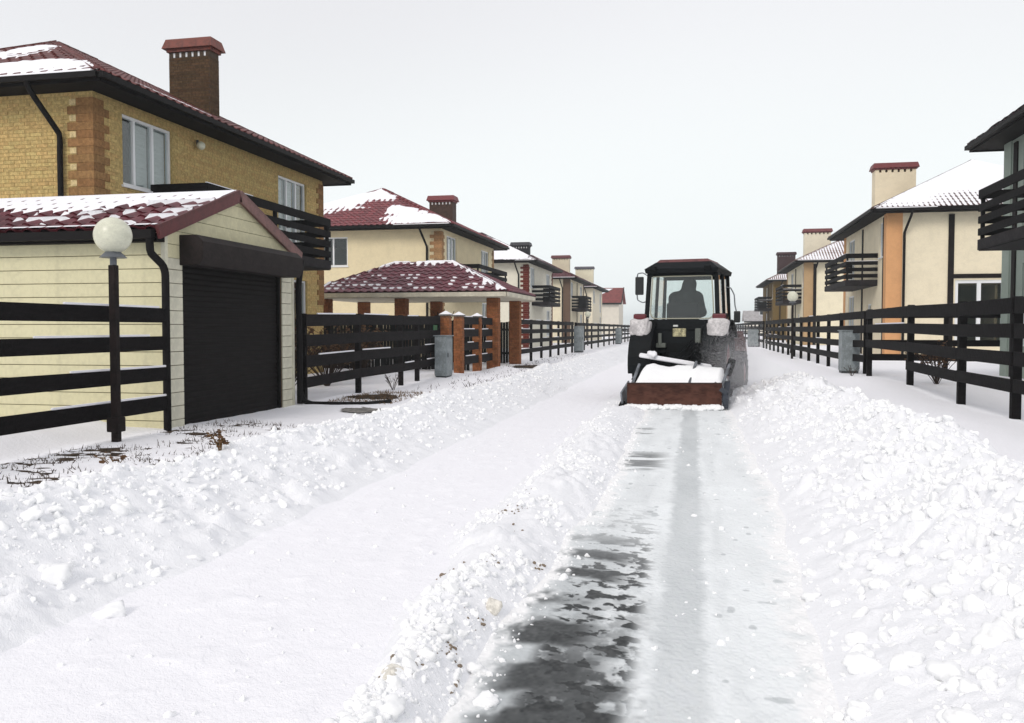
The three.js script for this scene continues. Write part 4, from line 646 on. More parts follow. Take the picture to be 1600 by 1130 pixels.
// ------------------------------------------------------------------ tractor
const steel = mat('#8b9096', { roughness: 0.45, metalness: 0.6, grain: [36, 0.7, 1, 128, 5], per: 0.4 });
const darkSteel = mat('#0e1215', { roughness: 0.65, metalness: 0.2, grain: [37, 0.6, 1, 128, 5], per: 0.5 });
const tyreM = mat('#0e0f12', { roughness: 0.9, grain: [38, 0.7, 1, 128, 6], per: 0.3 });
const rust = mat('#583a31', { roughness: 0.9, grain: [39, 0.7, 1, 256, 3, 2], per: 1.1, bump: 0.004 });
const cabPaint = mat('#0c1115', { roughness: 0.65, grain: [43, 0.75, 1, 128, 5], per: 0.7 });
const roofRed = mat('#6a3a3a', { roughness: 0.6, grain: [44, 0.7, 1, 128, 5], per: 0.6 });
const redPlastic = mat('#5e1822', { roughness: 0.3 });
{
  const t = thing('tractor', 'dark wheeled tractor ploughing snow, seen from behind with a rusty rear blade', 'tractor', [-0.2, 0, -18.3], -0.19);
  const bx = (x0, x1, y0, y1, z0, z1, r = 0.015) => rboxAt(x0, x1, y0, y1, z0, z1, r);
  // wheels
  function wheel(x, y, z, R, w) {
    const prof = [[R * 0.55, -w * 0.42], [R * 0.72, -w * 0.5], [R * 0.93, -w * 0.46], [R * 0.97, -w * 0.3], [R * 0.98, 0], [R * 0.97, w * 0.3], [R * 0.93, w * 0.46], [R * 0.72, w * 0.5], [R * 0.55, w * 0.42]].map(([a, b]) => new THREE.Vector2(a, b));
    const g = [metreUV(new THREE.LatheGeometry(prof, 36).toNonIndexed())];
    for (let i = 0; i < 36; i++) { const a = (i + 0.0) / 36 * Math.PI * 2, s = i % 2 ? 1 : -1, l = metreUV(new THREE.BoxGeometry(0.06, w * 0.55, 0.055)); l.rotateX(s * 0.7); l.translate(R * 0.975, s * w * 0.22, 0); l.rotateY(a); g.push(l); }
    const tyre = join(g); tyre.rotateZ(Math.PI / 2); tyre.translate(x, y, z);
    const m = part('wheel', tyre, tyreM, t); const rim = new THREE.LatheGeometry([[0.0, 0.02], [R * 0.2, 0.05], [R * 0.25, -0.02], [R * 0.5, -0.06], [R * 0.57, w * 0.3], [R * 0.57, -w * 0.3], [R * 0.5, -0.1], [0, -0.1]].map(([a, b]) => new THREE.Vector2(a, b)), 28); rim.rotateZ(Math.PI / 2); rim.translate(x, y, z); part('rim', rim, mat('#7a2f2a', { roughness: 0.6 }), m); return m;
  }
  for (const s of [-1, 1]) { wheel(s * 0.74, 0.78, 0, 0.78, 0.42); wheel(s * 0.78, 0.48, -2.45, 0.48, 0.28); }
  // chassis, gearbox, bonnet
  part('chassis', [bx(-0.3, 0.3, 0.5, 1.2, -1.2, 0.35), bx(-0.25, 0.25, 0.5, 0.95, -3.0, -1.2), bar(V(-0.75, 0.78, 0), V(0.75, 0.78, 0), 0.2, 0.2, 0.03), bar(V(-0.7, 0.48, -2.45), V(0.7, 0.48, -2.45), 0.14, 0.14, 0.02), bx(-0.22, 0.22, 0.7, 1.0, 0.35, 0.5)], darkSteel, t);
  const bon = part('bonnet', [bx(-0.34, 0.34, 0.95, 1.6, -3.05, -1.45, 0.06)], mat('#2c4a66', { roughness: 0.4 }), t); part('grille', box(-0.28, 0.28, 1.0, 1.5, -3.07, -3.052), darkSteel, bon);
  part('fuel_tank', [bx(-0.7, -0.36, 0.6, 1.0, -1.5, -0.75, 0.05), bx(0.36, 0.7, 0.6, 1.0, -1.5, -0.75, 0.05)], darkSteel, t);
  // fenders
  for (const s of [-1, 1]) {
    const pts = []; for (let i = 0; i <= 14; i++) { const a = lerp(-0.25, Math.PI * 0.8, i / 14); pts.push([Math.cos(a), Math.sin(a)]); }
    const sh = new THREE.Shape(pts.map(([c, q]) => new THREE.Vector2(c * 0.9, q * 0.88)).concat(pts.slice().reverse().map(([c, q]) => new THREE.Vector2(c * 0.87, q * 0.85)))), g = new THREE.ExtrudeGeometry(sh, { depth: 0.46, bevelEnabled: false }); g.rotateY(-Math.PI / 2); g.translate(s * 0.74 + 0.23, 0.8, 0);
    const f = part('fender', metreUV(g.toNonIndexed()), cabPaint, t);
    const b = new THREE.IcosahedronGeometry(1, 4), p = b.attributes.position; // snow packed over the back of the fender
    for (let i = 0; i < p.count; i++) { const x = p.getX(i), y = p.getY(i), z = p.getZ(i), q = (e) => Math.sign(e) * Math.pow(Math.abs(e), 0.6), k = 1 + 0.55 * (fbm(x * 2.6 + 5 + s, y * 2.6 + z * 2.2 + 9, 170, 4) - 0.5); p.setXYZ(i, q(x) * (0.215 + 0.03 * y) * k, q(y) * 0.185 * k + 0.02 * x, q(z) * 0.11 * k * (1 + 0.3 * y)); }
    let bb = new THREE.BufferGeometry(); bb.setAttribute('position', b.attributes.position); bb = mergeVertices(bb); bb.computeVertexNormals(); bb.translate(s * 0.78, 1.5, 0.62); part('fender_snow', metreUV(bb), M.dusty, f);
    const lm = part('tail_lamp', bx(s * 0.8 - 0.13, s * 0.8 + 0.13, 1.68, 1.79, 0.5, 0.62, 0.02), redPlastic, f); part('lamp_housing', bx(s * 0.8 - 0.15, s * 0.8 + 0.15, 1.66, 1.8, 0.44, 0.497, 0.02), darkSteel, lm);
  }
  // cab
  const y0 = 1.62, y1 = 2.66, hw0 = 0.74, hw1 = 0.68, zr = 0.32, zf = -1.25, cz = -0.5;
  const cab = part('cab', [bar(V(-hw0, y0 - 0.2, zr), V(-hw1, y1, zr - 0.06), 0.085, 0.085, 0.015), bar(V(hw0, y0 - 0.2, zr), V(hw1, y1, zr - 0.06), 0.085, 0.085, 0.015), bar(V(-hw0, y0 - 0.6, zf), V(-hw1, y1, zf + 0.06), 0.07, 0.07, 0.015), bar(V(hw0, y0 - 0.6, zf), V(hw1, y1, zf + 0.06), 0.07, 0.07, 0.015),
    bar(V(-hw0, y0 - 0.2, cz), V(-hw1, y1, cz), 0.075, 0.06, 0.012), bar(V(hw0, y0 - 0.2, cz), V(hw1, y1, cz), 0.075, 0.06, 0.012),
    bx(-hw1 + 0.03, hw1 - 0.03, y1 - 0.1, y1 + 0.02, zr - 0.1, zr - 0.02), bx(-hw1 + 0.03, hw1 - 0.03, y1 - 0.1, y1 + 0.02, zf + 0.02, zf + 0.1), bx(-hw0 + 0.04, hw0 - 0.04, y0 - 0.16, y0 + 0.06, zr - 0.05, zr + 0.03),
    bx(-0.56, 0.56, 1.0, y0 - 0.16, zr - 0.04, zr + 0.02), bx(-0.56, 0.56, 0.98, 1.08, zf, zr), bx(-0.56, -0.5, 1.0, 1.5, zf, zr), bx(0.5, 0.56, 1.0, 1.5, zf, zr), bar(V(-hw0, y0 - 0.05, zr), V(-hw0, y0 - 0.05, zf), 0.06, 0.1), bar(V(hw0, y0 - 0.05, zr), V(hw0, y0 - 0.05, zf), 0.06, 0.1), bx(-hw0 + 0.03, hw0 - 0.03, y0 - 0.2, y0 + 0.02, zf - 0.02, zf + 0.04)], cabPaint, t);
  { // rear window with round lower corners and a light rubber seal
    const s = new THREE.Shape(), r = 0.14, a = 0.65, b = 0.60; s.moveTo(-a + r, y0 + 0.08); s.lineTo(a - r, y0 + 0.08); s.quadraticCurveTo(a, y0 + 0.08, a - 0.005, y0 + 0.08 + r); s.lineTo(b, y1 - 0.1); s.lineTo(-b, y1 - 0.1); s.lineTo(-a + 0.005, y0 + 0.08 + r); s.quadraticCurveTo(-a, y0 + 0.08, -a + r, y0 + 0.08);
    const g = new THREE.ExtrudeGeometry(s, { depth: 0.008, bevelEnabled: false }); g.translate(0, 0, zr - 0.02); const w = part('rear_window', metreUV(g.toNonIndexed()), M.glass, t);
    const pts = s.getPoints(10).map((q) => V(q.x, q.y, zr - 0.008)); part('seal', new THREE.TubeGeometry(new THREE.CatmullRomCurve3(pts, true, 'catmullrom', 0.02), 120, 0.013, 6, true), mat('#a9a897', { roughness: 0.7 }), w);
  }
  for (const s of [-1, 1]) { part('side_window', quad(V(s * (hw0 - 0.01), y0, zr - 0.05), V(s * (hw0 - 0.01), y0, cz + 0.04), V(s * (hw1 - 0.01), y1 - 0.06, cz + 0.04), V(s * (hw1 - 0.01), y1 - 0.06, zr - 0.1)), M.glass, t); part('side_window', quad(V(s * (hw0 - 0.01), y0, cz - 0.04), V(s * (hw0 - 0.01), y0, zf + 0.05), V(s * (hw1 - 0.01), y1 - 0.06, zf + 0.1), V(s * (hw1 - 0.01), y1 - 0.06, cz - 0.04)), M.glass, t); }
  part('windscreen', quad(V(-hw0 + 0.05, y0, zf + 0.01), V(hw0 - 0.05, y0, zf + 0.01), V(hw1 - 0.05, y1 - 0.05, zf + 0.05), V(-hw1 + 0.05, y1 - 0.05, zf + 0.05)), M.glass, t);
  const rf = part('cab_roof', [frustum(1.46, 1.76, 1.5, 1.78, 0.09, 0, y1 - 0.03, -0.46), frustum(1.48, 1.76, 1.12, 1.36, 0.14, 0, y1 + 0.06, -0.46)], cabPaint, t);
  part('roof_panel', [frustum(1.1, 1.34, 0.98, 1.22, 0.06, 0, y1 + 0.2, -0.46)], roofRed, rf);
  for (const s of [-1, 1]) part('work_lamp', [bx(s * 0.55 - 0.07, s * 0.55 + 0.07, y1 - 0.0, y1 + 0.1, 0.46, 0.54, 0.015)], darkSteel, rf);
  // mirrors on loops
  const mr = part('mirror', [bx(-1.02, -0.84, 2.2, 2.58, 0.1, 0.15, 0.02)], mat('#0d0f12', { roughness: 0.35 }), t); part('mirror_arm', tube([V(-0.76, 2.6, 0.12), V(-0.86, 2.66, 0.12), V(-0.97, 2.64, 0.12), V(-1.0, 2.4, 0.1), V(-0.97, 2.1, 0.12), V(-0.86, 2.04, 0.12), V(-0.78, 2.06, 0.12)], 0.013, 40, 6), steel, mr);
  const m2 = part('mirror', [bx(0.93, 1.06, 1.62, 1.86, -0.5, -0.44, 0.02)], mat('#0d0f12', { roughness: 0.35 }), t); part('mirror_arm', tube([V(0.76, 2.36, -0.45), V(0.86, 2.34, -0.45), V(0.93, 2.2, -0.47), V(0.95, 1.98, -0.47), V(0.98, 1.85, -0.47)], 0.014, 24, 6), steel, m2);
  // back of the cab: plate, lamp, hydraulics
  const np = part('number_plate', [rboxAt(-0.17, 0.1, 1.33, 1.5, zr + 0.025, zr + 0.04, 0.006)], mat('#cfc69a', { roughness: 0.5, grain: [45, 0.5, 1, 128, 6], per: 0.25 }), t); part('plate_lamp', bx(-0.16, -0.06, 1.53, 1.57, zr + 0.025, zr + 0.07, 0.01), mat('#c9ccc8', { roughness: 0.4 }), np);
  part('hydraulic_valve', [bx(0.3, 0.42, 1.2, 1.5, zr + 0.02, zr + 0.14, 0.02), cyl(0.04, 0.04, 0.25, -0.42, 1.15, zr + 0.1), bx(-0.5, -0.3, 1.1, 1.2, zr + 0.02, zr + 0.12, 0.02)], mat('#5d625c', { roughness: 0.6 }), t);
  for (let i = 0; i < 4; i++) part('hose', tube([V(0.36 - i * 0.05, 1.25, zr + 0.1), V(0.3 - i * 0.1, 1.0, zr + 0.3), V(0.1 - i * 0.1, 0.85 - i * 0.03, zr + 0.35), V(-0.2 + i * 0.05, 0.75, zr + 0.15)], 0.016, 24, 6), darkSteel, t);
  part('steering_wheel', new THREE.TorusGeometry(0.2, 0.017, 8, 28).rotateX(-1.1).translate(0, 1.78, -0.88), darkSteel, t);
  part('seat', [bx(-0.25, 0.25, 1.25, 1.38, -0.45, 0.02, 0.04), bx(-0.36, 0.32, 1.38, 2.03, 0.04, 0.13, 0.05), bx(-0.12, 0.12, 1.08, 1.25, -0.35, -0.1, 0.03)], mat('#1b1b1f', { roughness: 0.8 }), t);
  // front plough, its right end showing past the wheel
  { const s = new THREE.Shape(); s.moveTo(0, 0); s.quadraticCurveTo(-0.42, 0.5, 0.05, 1.12); s.lineTo(0.02, 1.13); s.quadraticCurveTo(-0.46, 0.5, -0.04, 0); const g = new THREE.ExtrudeGeometry(s, { depth: 2.7, bevelEnabled: false }); g.rotateY(Math.PI / 2); g.rotateY(Math.PI); g.translate(0.78, 0.3, 0); g.rotateY(-0.3); g.translate(-0.02, 0, -3.55); const fp = part('front_plough', metreUV(g.toNonIndexed()), mat('#8a6866', { roughness: 0.9, grain: [39, 0.7, 1, 256, 5, 2], per: 0.9, bump: 0.01 }), t); part('plough_arm', [bar(V(-0.3, 0.55, -3.5), V(-0.3, 0.6, -2.6), 0.12, 0.16), bar(V(0.3, 0.55, -3.4), V(0.3, 0.6, -2.6), 0.12, 0.16)], darkSteel, fp); }
  // rear blade on the three-point linkage
  t.updateMatrixWorld(true); const inv = t.matrixWorld.clone().invert(), L = (x, y, z) => V(x, y, z).applyMatrix4(inv);
  const a = L(-1.22, 0.03, -16.15), b = L(0.50, 0.04, -16.3), dirB = b.clone().sub(a).normalize();
  { const s = new THREE.Shape(); s.moveTo(0.03, 0); s.quadraticCurveTo(-0.09, 0.22, 0.02, 0.44); s.lineTo(0.045, 0.44); s.quadraticCurveTo(-0.06, 0.22, 0.065, 0); const g = new THREE.ExtrudeGeometry(s, { depth: a.distanceTo(b), bevelEnabled: false });
    const mtx = new THREE.Matrix4().makeBasis(V(0, 1, 0).cross(dirB).negate().multiplyScalar(-1), V(0, 1, 0), dirB); const X = V(0, 1, 0).clone().cross(dirB); if (X.z < 0) X.negate(); const mm = new THREE.Matrix4().makeBasis(X, V(0, 1, 0), dirB); mm.setPosition(a); g.applyMatrix4(mm);
    let gg = metreUV(g.toNonIndexed()); gg.computeVertexNormals(); const blade = part('rear_blade', gg, rust, t); blade.material = rust.clone(); blade.material.side = THREE.DoubleSide;
    part('cutting_edge', bar(a.clone().addScaledVector(dirB, -0.04).add(V(0, 0.015, 0.02)), b.clone().addScaledVector(dirB, 0.04).add(V(0, 0.015, 0.02)), 0.05, 0.04), steel, blade);
    part('top_edge', bar(a.clone().add(V(0, 0.445, 0)), b.clone().add(V(0, 0.445, 0)), 0.07, 0.03), mat('#3a2a26', { roughness: 0.8 }), blade);
    const side = (x0, z0, x1, z1, m) => part('end_plate', [bar(L(x0, 0.13, z0), L(x1, 0.32, z1), 0.03, 0.4), ], m, blade);
    side(-1.30, -15.98, -1.2, -16.5, steel); part('end_bracket', [bar(L(0.56, 0.12, -16.2), L(0.62, 0.42, -16.7), 0.1, 0.22), bar(L(0.36, 0.48, -16.35), L(0.6, 0.3, -16.3), 0.08, 0.08)], mat('#3a3f48', { roughness: 0.6, metalness: 0.3 }), blade);
    part('blade_shoe', [bar(L(-1.31, 0.03, -15.98), L(-1.28, 0.1, -16.1), 0.09, 0.12)], darkSteel, blade);
    // snow along the foot of the blade and heaped behind it
    const foot = []; for (let i = 0; i < 46; i++) { const q = lumps[i % 4].clone(), u = (i + rnd()) / 46, s2 = rr(0.04, 0.075); q.scale(s2 * 1.3, s2, s2); const p = a.clone().lerp(b, u); q.translate(p.x, 0.02 + rnd() * 0.04, p.z + 0.08 + rr(0, 0.05)); foot.push(q); } part('blade_snow', mergeGeometries(foot), M.clod, blade);
    const nu = 60, nv = 24, pos = [], P = []; for (let j = 0; j <= nv; j++) for (let i = 0; i <= nu; i++) { const u = i / nu, v = j / nv, p = a.clone().lerp(b, 0.03 + 1.0 * u); const wx = p.x, hgt = 0.43 + 0.36 * Math.sin(Math.min(1, v * 1.15) * Math.PI / 2) * sst(0, 0.08, u) * sst(1, 0.9, u) * (0.85 + 0.25 * fbm(u * 6, 3, 180, 2)) + 0.03 * (fbm(u * 14, v * 7, 182, 3) - 0.5) - 0.4 * sst(0.9, 1, v) - 0.3 * (sst(0.03, 0, u) + sst(0.97, 1, u)); P.push(V(wx, hgt, p.z - 0.02 - v * 0.78)); }
    for (let j = 0; j < nv; j++) for (let i = 0; i < nu; i++) { const k = j * (nu + 1) + i; for (const q of [k, k + 1, k + nu + 2, k, k + nu + 2, k + nu + 1]) pos.push(P[q].x, P[q].y, P[q].z); }
    let hg = new THREE.BufferGeometry(); hg.setAttribute('position', new THREE.Float32BufferAttribute(pos, 3)); hg = mergeVertices(hg); hg.computeVertexNormals(); const hm = M.clod.clone(); hm.side = THREE.DoubleSide; part('heaped_snow', metreUV(hg), hm, blade);
    const bar1 = part('linkage_bar', bar(L(-1.08, 0.93, -17.2), L(0.36, 0.70, -17.2), 0.08, 0.08, 0.02), darkSteel, t); part('bar_snow', [bar(L(-1.06, 0.975, -17.17), L(0.33, 0.75, -17.17), 0.13, 0.09, 0.03), lumps[1].clone().scale(0.1, 0.1, 0.09).applyMatrix4(new THREE.Matrix4().setPosition(L(-0.82, 0.97, -17.13)))].map((g) => metreUV(g)), M.snow, bar1);
    for (const [p, q] of [[[-1.04, 0.8, -16.9], [-1.13, 0.46, -16.25]], [[0.04, 0.86, -16.95], [-0.09, 0.46, -16.3]], [[0.66, 0.82, -16.9], [0.5, 0.42, -16.35]]]) part('link_arm', bar(L(...p), L(...q), 0.05, 0.05, 0.012), steel, t);
    part('hitch_block', [bar(L(0.02, 0.9, -17.05), L(0.12, 0.84, -17.0), 0.1, 0.1, 0.02), bar(L(0.62, 0.6, -16.95), L(0.72, 0.92, -16.95), 0.16, 0.14, 0.03), bar(L(-0.6, 0.7, -17.4), L(-0.5, 0.62, -16.9), 0.08, 0.08), bar(L(0.3, 0.7, -17.4), L(0.3, 0.55, -16.9), 0.08, 0.08)], darkSteel, t);
  }
}
{ // fine snow thrown up beside the right wheel
  const n = 90000, g = new THREE.OctahedronGeometry(1, 0), im = shade(new THREE.InstancedMesh(g, M.snow, n)), m = new THREE.Matrix4();
  for (let i = 0; i < n; i++) { const t = rnd(), a = rr(0, 1), s = 0.0014 + 0.0014 * rnd() * rnd(), gx = () => (rnd() + rnd() + rnd() - 1.5); m.makeScale(s, s, s); const near = rnd() < 0.72; m.setPosition(near ? 0.8 + gx() * 0.6 : 1.2 + gx() * 0.45, Math.max(0.12, near ? 0.7 + gx() * 0.7 : 0.45 + gx() * 0.6), near ? -17.1 + gx() * 0.5 : -20.6 + gx() * 1.4); im.setMatrixAt(i, m); }
  im.name = 'snow_spray'; im.userData = { label: 'fine snow spray thrown up beside the tractor', category: 'snow spray', kind: 'stuff' }; scene.add(im);
}
// ------------------------------------------------------------------ the driver, seen from behind
{
  const t = scene.getObjectByName('tractor'); t.updateMatrixWorld(true);
  function blob(bones, size, res, cx, cy, cz) { // smooth union of tapered bones, meshed
    const mc = new MarchingCubes(res, new THREE.MeshBasicMaterial(), false, false, 200000); mc.isolation = 0; const k = 0.05;
    for (let z = 0; z < res; z++) for (let y = 0; y < res; y++) for (let x = 0; x < res; x++) {
      const px = cx + size * (x / (res / 2) - 1), py = cy + size * (y / (res / 2) - 1), pz = cz + size * (z / (res / 2) - 1); let d = 9;
      for (const [a, b, r0, r1] of bones) { const bx = b[0] - a[0], by = b[1] - a[1], bz = b[2] - a[2], qx = px - a[0], qy = py - a[1], qz = pz - a[2], h = Math.max(0, Math.min(1, (qx * bx + qy * by + qz * bz) / (bx * bx + by * by + bz * bz + 1e-9))), e = Math.hypot(qx - h * bx, qy - h * by, qz - h * bz) - (r0 + (r1 - r0) * h); const kk = Math.min(r0, r1) < 0.02 ? 0.006 : k; const u = Math.max(kk - Math.abs(d - e), 0) / kk; d = Math.min(d, e) - u * u * kk * 0.25; }
      mc.field[x + y * res + z * res * res] = -d;
    }
    mc.update(); const n = mc.count ?? mc.geometry.drawRange.count, p = Float32Array.from(mc.positionArray.slice(0, n * 3)), nr = Float32Array.from(mc.normalArray.slice(0, n * 3));
    for (let i = 0; i < n; i++) { p[3 * i] = cx + p[3 * i] * size; p[3 * i + 1] = cy + p[3 * i + 1] * size; p[3 * i + 2] = cz + p[3 * i + 2] * size; }
    const g = new THREE.BufferGeometry(); g.setAttribute('position', new THREE.BufferAttribute(p, 3)); g.setAttribute('normal', new THREE.BufferAttribute(nr, 3)); return metreUV(g);
  }
  const X = -0.02, body = [[[X - 0.02, 1.5, -0.2], [X, 1.95, -0.2], 0.2, 0.24], [[X - 0.2, 2.19, -0.2], [X + 0.2, 2.2, -0.2], 0.13, 0.13], [[X, 1.9, -0.2], [X, 2.2, -0.2], 0.24, 0.18], [[X + 0.03, 2.28, -0.2], [X + 0.05, 2.36, -0.24], 0.12, 0.12],
    [[X + 0.06, 2.42, -0.25], [X + 0.07, 2.47, -0.24], 0.145, 0.145], [[X + 0.06, 2.38, -0.34], [X + 0.06, 2.42, -0.37], 0.06, 0.07], [[X + 0.05, 2.28, -0.16], [X + 0.06, 2.42, -0.17], 0.15, 0.13],
    [[X - 0.25, 2.17, -0.2], [X - 0.31, 1.88, -0.36], 0.115, 0.09], [[X - 0.31, 1.88, -0.36], [X - 0.2, 1.8, -0.7], 0.085, 0.055], [[X + 0.25, 2.18, -0.2], [X + 0.31, 1.88, -0.36], 0.115, 0.09], [[X + 0.31, 1.88, -0.36], [X + 0.16, 1.8, -0.7], 0.085, 0.055],
    [[X - 0.1, 1.5, -0.22], [X - 0.16, 1.54, -0.62], 0.12, 0.09], [[X + 0.1, 1.5, -0.22], [X + 0.16, 1.54, -0.62], 0.12, 0.09], [[X - 0.16, 1.54, -0.62], [X - 0.16, 1.16, -0.78], 0.085, 0.06], [[X + 0.16, 1.54, -0.62], [X + 0.16, 1.16, -0.78], 0.085, 0.06], [[X - 0.16, 1.14, -0.78], [X - 0.16, 1.13, -0.95], 0.055, 0.045], [[X + 0.16, 1.14, -0.78], [X + 0.16, 1.13, -0.95], 0.055, 0.045]];
  const hands = (s) => { const wx = X + (s < 0 ? -0.19 : 0.15), b = [[[wx, 1.800, -0.7], [wx - s * 0.005, 1.805, -0.77], 0.036, 0.04]]; for (let f = 0; f < 4; f++) { const fx = wx + (f - 1.5) * 0.021, l = [0.03, 0.036, 0.033, 0.026][f]; b.push([[fx, 1.810, -0.775], [fx, 1.820, -0.775 - l], 0.0095, 0.009], [[fx, 1.820, -0.775 - l], [fx, 1.795, -0.795 - l], 0.009, 0.0085], [[fx, 1.795, -0.795 - l], [fx, 1.778, -0.782 - l], 0.0085, 0.008]); } b.push([[wx - s * 0.03, 1.795, -0.735], [wx - s * 0.055, 1.785, -0.765], 0.012, 0.0105], [[wx - s * 0.055, 1.785, -0.765], [wx - s * 0.05, 1.775, -0.795], 0.0105, 0.009]); return b; };
  const p = new THREE.Group(); p.name = 'person'; p.position.copy(t.position); p.position.y -= 0.045; p.rotation.copy(t.rotation); scene.add(p); tag(p, 'person in a dark hooded jacket driving, seen through the tractor rear window', 'person');
  const jacket = mat('#23272b', { roughness: 0.95, grain: [46, 0.7, 1, 128, 6], per: 0.4, bump: 0.01 });
  part('body', [blob(body, 0.9, 76, 0, 1.86, -0.4), blob(hands(-1), 0.12, 56, X - 0.18, 1.80, -0.78), blob(hands(1), 0.12, 56, X + 0.15, 1.80, -0.78)], jacket, p);
  const face = [new THREE.SphereGeometry(0.1, 20, 14).scale(0.8, 1.05, 0.7).translate(X + 0.065, 2.42, -0.36), new THREE.ConeGeometry(0.02, 0.05, 8).rotateX(-0.6).translate(X + 0.065, 2.41, -0.435)].map((g) => metreUV(g)); part('face', face, mat('#b98a70', { roughness: 0.7 }), p);
}
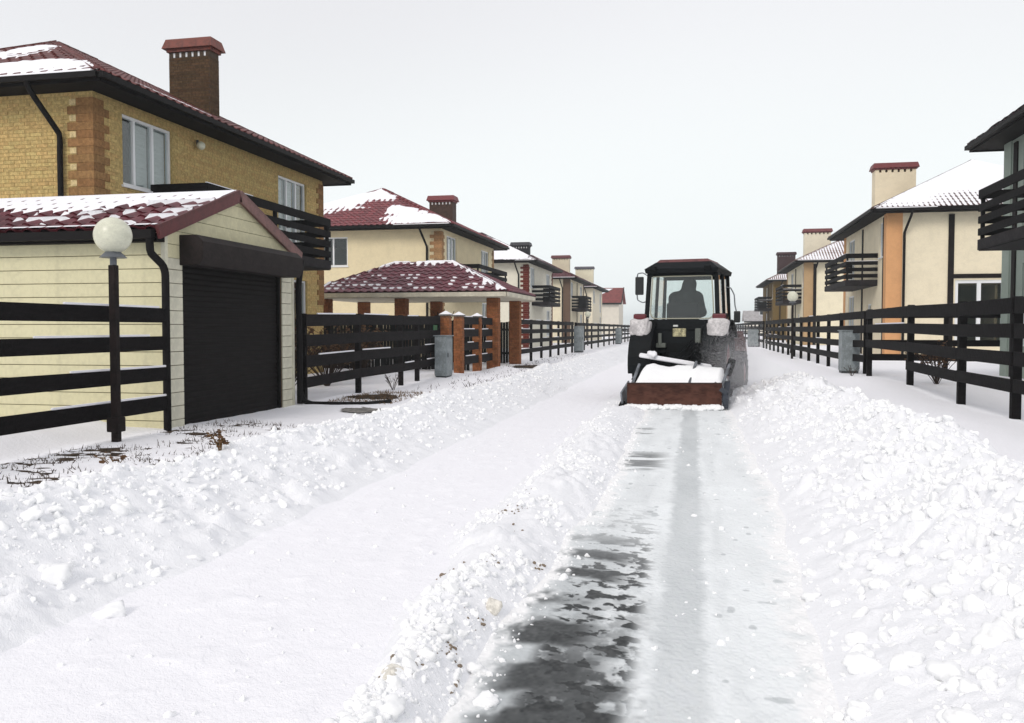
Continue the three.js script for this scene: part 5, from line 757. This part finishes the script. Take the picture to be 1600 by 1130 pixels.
// ------------------------------------------------------------------ stalks, twigs, bare soil, far bushes
{
  const im = (name, label, n, place, m, size, cat) => { const g = new THREE.ConeGeometry(0.012, 1, 4, 1); g.translate(0, 0.5, 0); const o = shade(new THREE.InstancedMesh(g, m, n)), q = new THREE.Quaternion(), e = new THREE.Euler(), mx = new THREE.Matrix4(); for (let i = 0; i < n; i++) { const p = place(), s = size(); q.setFromEuler(e.set(rr(-1, 1), rnd() * 6.3, rr(-1, 1))); mx.compose(p, q, V(rr(0.3, 0.7), s, rr(0.3, 0.7))); o.setMatrixAt(i, mx); } o.name = numbered(name); o.userData = { label, category: cat, kind: 'stuff' }; scene.add(o); };
  const tufts = []; while (tufts.length < 420) { const d = rr(5.6, 12), x = lerp(-4.75, -7.0, rnd() ** 0.9); if (fbm(x * 1.5, d * 2.6, 76, 2) > 0.42) tufts.push([x, d]); }
  im('dry_grass', 'dry dark grass stalks poking through the snow before the garage', 4600, () => { const [x, d] = tufts[Math.floor(rnd() * tufts.length)], p = at(x + rr(-0.14, 0.14), d + rr(-0.09, 0.09)); p.y -= 0.015; return p; }, M.deadGrass, () => 0.015 + 0.09 * rnd() ** 2, 'dry grass');
  im('dry_grass', 'dry brown grass around the soil patch beyond the garage', 900, () => at(rr(-6.9, -5.6) , rr(15.3, 18.2)), M.straw, () => rr(0.02, 0.1), 'dry grass');
  im('dry_grass', 'sparse stalks by the fences beyond the gate pillars', 420, () => { const r = rnd(); return r < 0.5 ? at(rr(-6.5, -5.2), rr(19, 34)) : at(rr(-6.9, -5.0), rr(29, 48)); }, M.twig, () => rr(0.04, 0.16), 'dry grass');
  for (const [x, d, sx, sz, label] of [[-6.35, 16.5, 0.75, 0.8, 'bare brown soil patch beside the drain hose'], [-5.6, 14.2, 0.65, 0.45, 'flat grey-brown bare patch before the garage drive'], [-6.0, 31.5, 0.9, 1.6, 'bare dark ground in front of the carport entrance']]) {
    const g = new THREE.CircleGeometry(1, 40, 0, 6.2832), p = g.attributes.position; const pp = []; const G = new THREE.PlaneGeometry(2, 2, 40, 40).toNonIndexed(), q = G.attributes.position, keep = []; 
    for (let i = 0; i < q.count; i += 3) { const v = [0, 1, 2].map((k) => [q.getX(i + k), q.getY(i + k)]); if (v.every(([a, b]) => Math.hypot(a, b) < 0.65 + 0.7 * (fbm(a * 2.2 + x, b * 2.2 + d, 195, 3) - 0.35))) for (const [a, b] of v) { const w = at(x + a * sx, d + b * sz); keep.push(w.x, w.y + 0.012 + 0.015 * fbm(a * 6, b * 6, 196, 2), w.z); } }
    const s = new THREE.BufferGeometry(); s.setAttribute('position', new THREE.Float32BufferAttribute(keep, 3)); const sm = mergeVertices(s); sm.computeVertexNormals(); const o = part(numbered('soil_patch'), metreUV(sm), M.soil, scene); o.material = x === -5.6 ? M.slab : M.soil; if (!o.material.side) o.material.side = THREE.DoubleSide; o.userData = { label, kind: 'structure' };
  }
  function shrub(label, p, n, h, spread0, m, leafy, group) {
    const t = thing('shrub', label, 'shrub', [p.x, p.y, p.z], 0, group), st = [], lv = [];
    for (let i = 0; i < n; i++) { const a = rnd() * 6.3, r = spread0 * Math.sqrt(rnd()), e = V(Math.cos(a) * r, h * rr(0.5, 1), Math.sin(a) * r), mid = V(e.x * 0.35, e.y * 0.55, e.z * 0.35); st.push(new THREE.TubeGeometry(new THREE.QuadraticBezierCurve3(V(rr(-0.02, 0.02), -0.05, rr(-0.02, 0.02)), mid, e), 5, 0.004 + 0.004 * h, 4)); for (let k = 0; k < 3; k++) { const b = mid.clone().lerp(e, rnd()), e2 = b.clone().add(V(rr(-1, 1), rr(0.2, 1), rr(-1, 1)).multiplyScalar(h * 0.22)); st.push(bar(b, e2, 0.004 + 0.003 * h)); if (leafy) for (let q = 0; q < leafy; q++) { const l = new THREE.CircleGeometry((h < 0.5 ? 0.014 : 0.035) + 0.02 * rnd(), 5); l.scale(1, 0.55, 1); l.rotateX(rnd() * 6); l.rotateY(rnd() * 6); l.translate(e2.x + rr(-0.04, 0.04), e2.y + rr(-0.04, 0.04), e2.z + rr(-0.04, 0.04)); lv.push(l); } } }
    part('stems', st.map((g) => metreUV(g)), m, t); if (lv.length) part('leaves', lv.map((g) => metreUV(g)), M.leaf, t); return t;
  }
  shrub('withered brown plant on top of the left bank', at(-4.1, 6.9), 8, 0.17, 0.1, M.straw, 2); shrub('withered low brown plant behind the left bank', at(-4.25, 5.7), 6, 0.08, 0.14, M.straw, 1);
  shrub('pair of bent dry stalks on the left bank, left one', at(-5.1, 19.3), 5, 0.28, 0.2, M.twig, 0); shrub('pair of bent dry stalks on the left bank, right one', at(-5.0, 20.6), 5, 0.28, 0.2, M.twig, 0);
  shrub('bare twigs under the left board fence', at(-6.8, 18.9), 9, 0.4, 0.3, M.twig, 0); shrub('leafy snow-dusted bush behind the near right fence', at(5.5, 21.6).setY(0.2), 26, 0.95, 0.6, M.twig, 2);
  shrub('tall bare bush in the carport, between its pillars', V(-9.4, 0.1, -31), 26, 2.1, 0.7, M.twig, 0);
  for (let i = 0; i < 3; i++) shrub(['dark bush behind the left fence, nearest the garage', 'dark bush behind the left fence, in its middle', 'dark bush behind the left fence, nearest the gate pillars'][i], V(-8.7 - i * 0.25, 0.05, -17.4 - i * 2.7), 60, 1.4, 0.95, M.twig, 4, 'dark bushes behind the left fence');
  shrub('bare twigs by the far right fence post', at(4.3, 25), 8, 0.3, 0.25, M.twig, 0);
}
renderer.render(scene, camera);
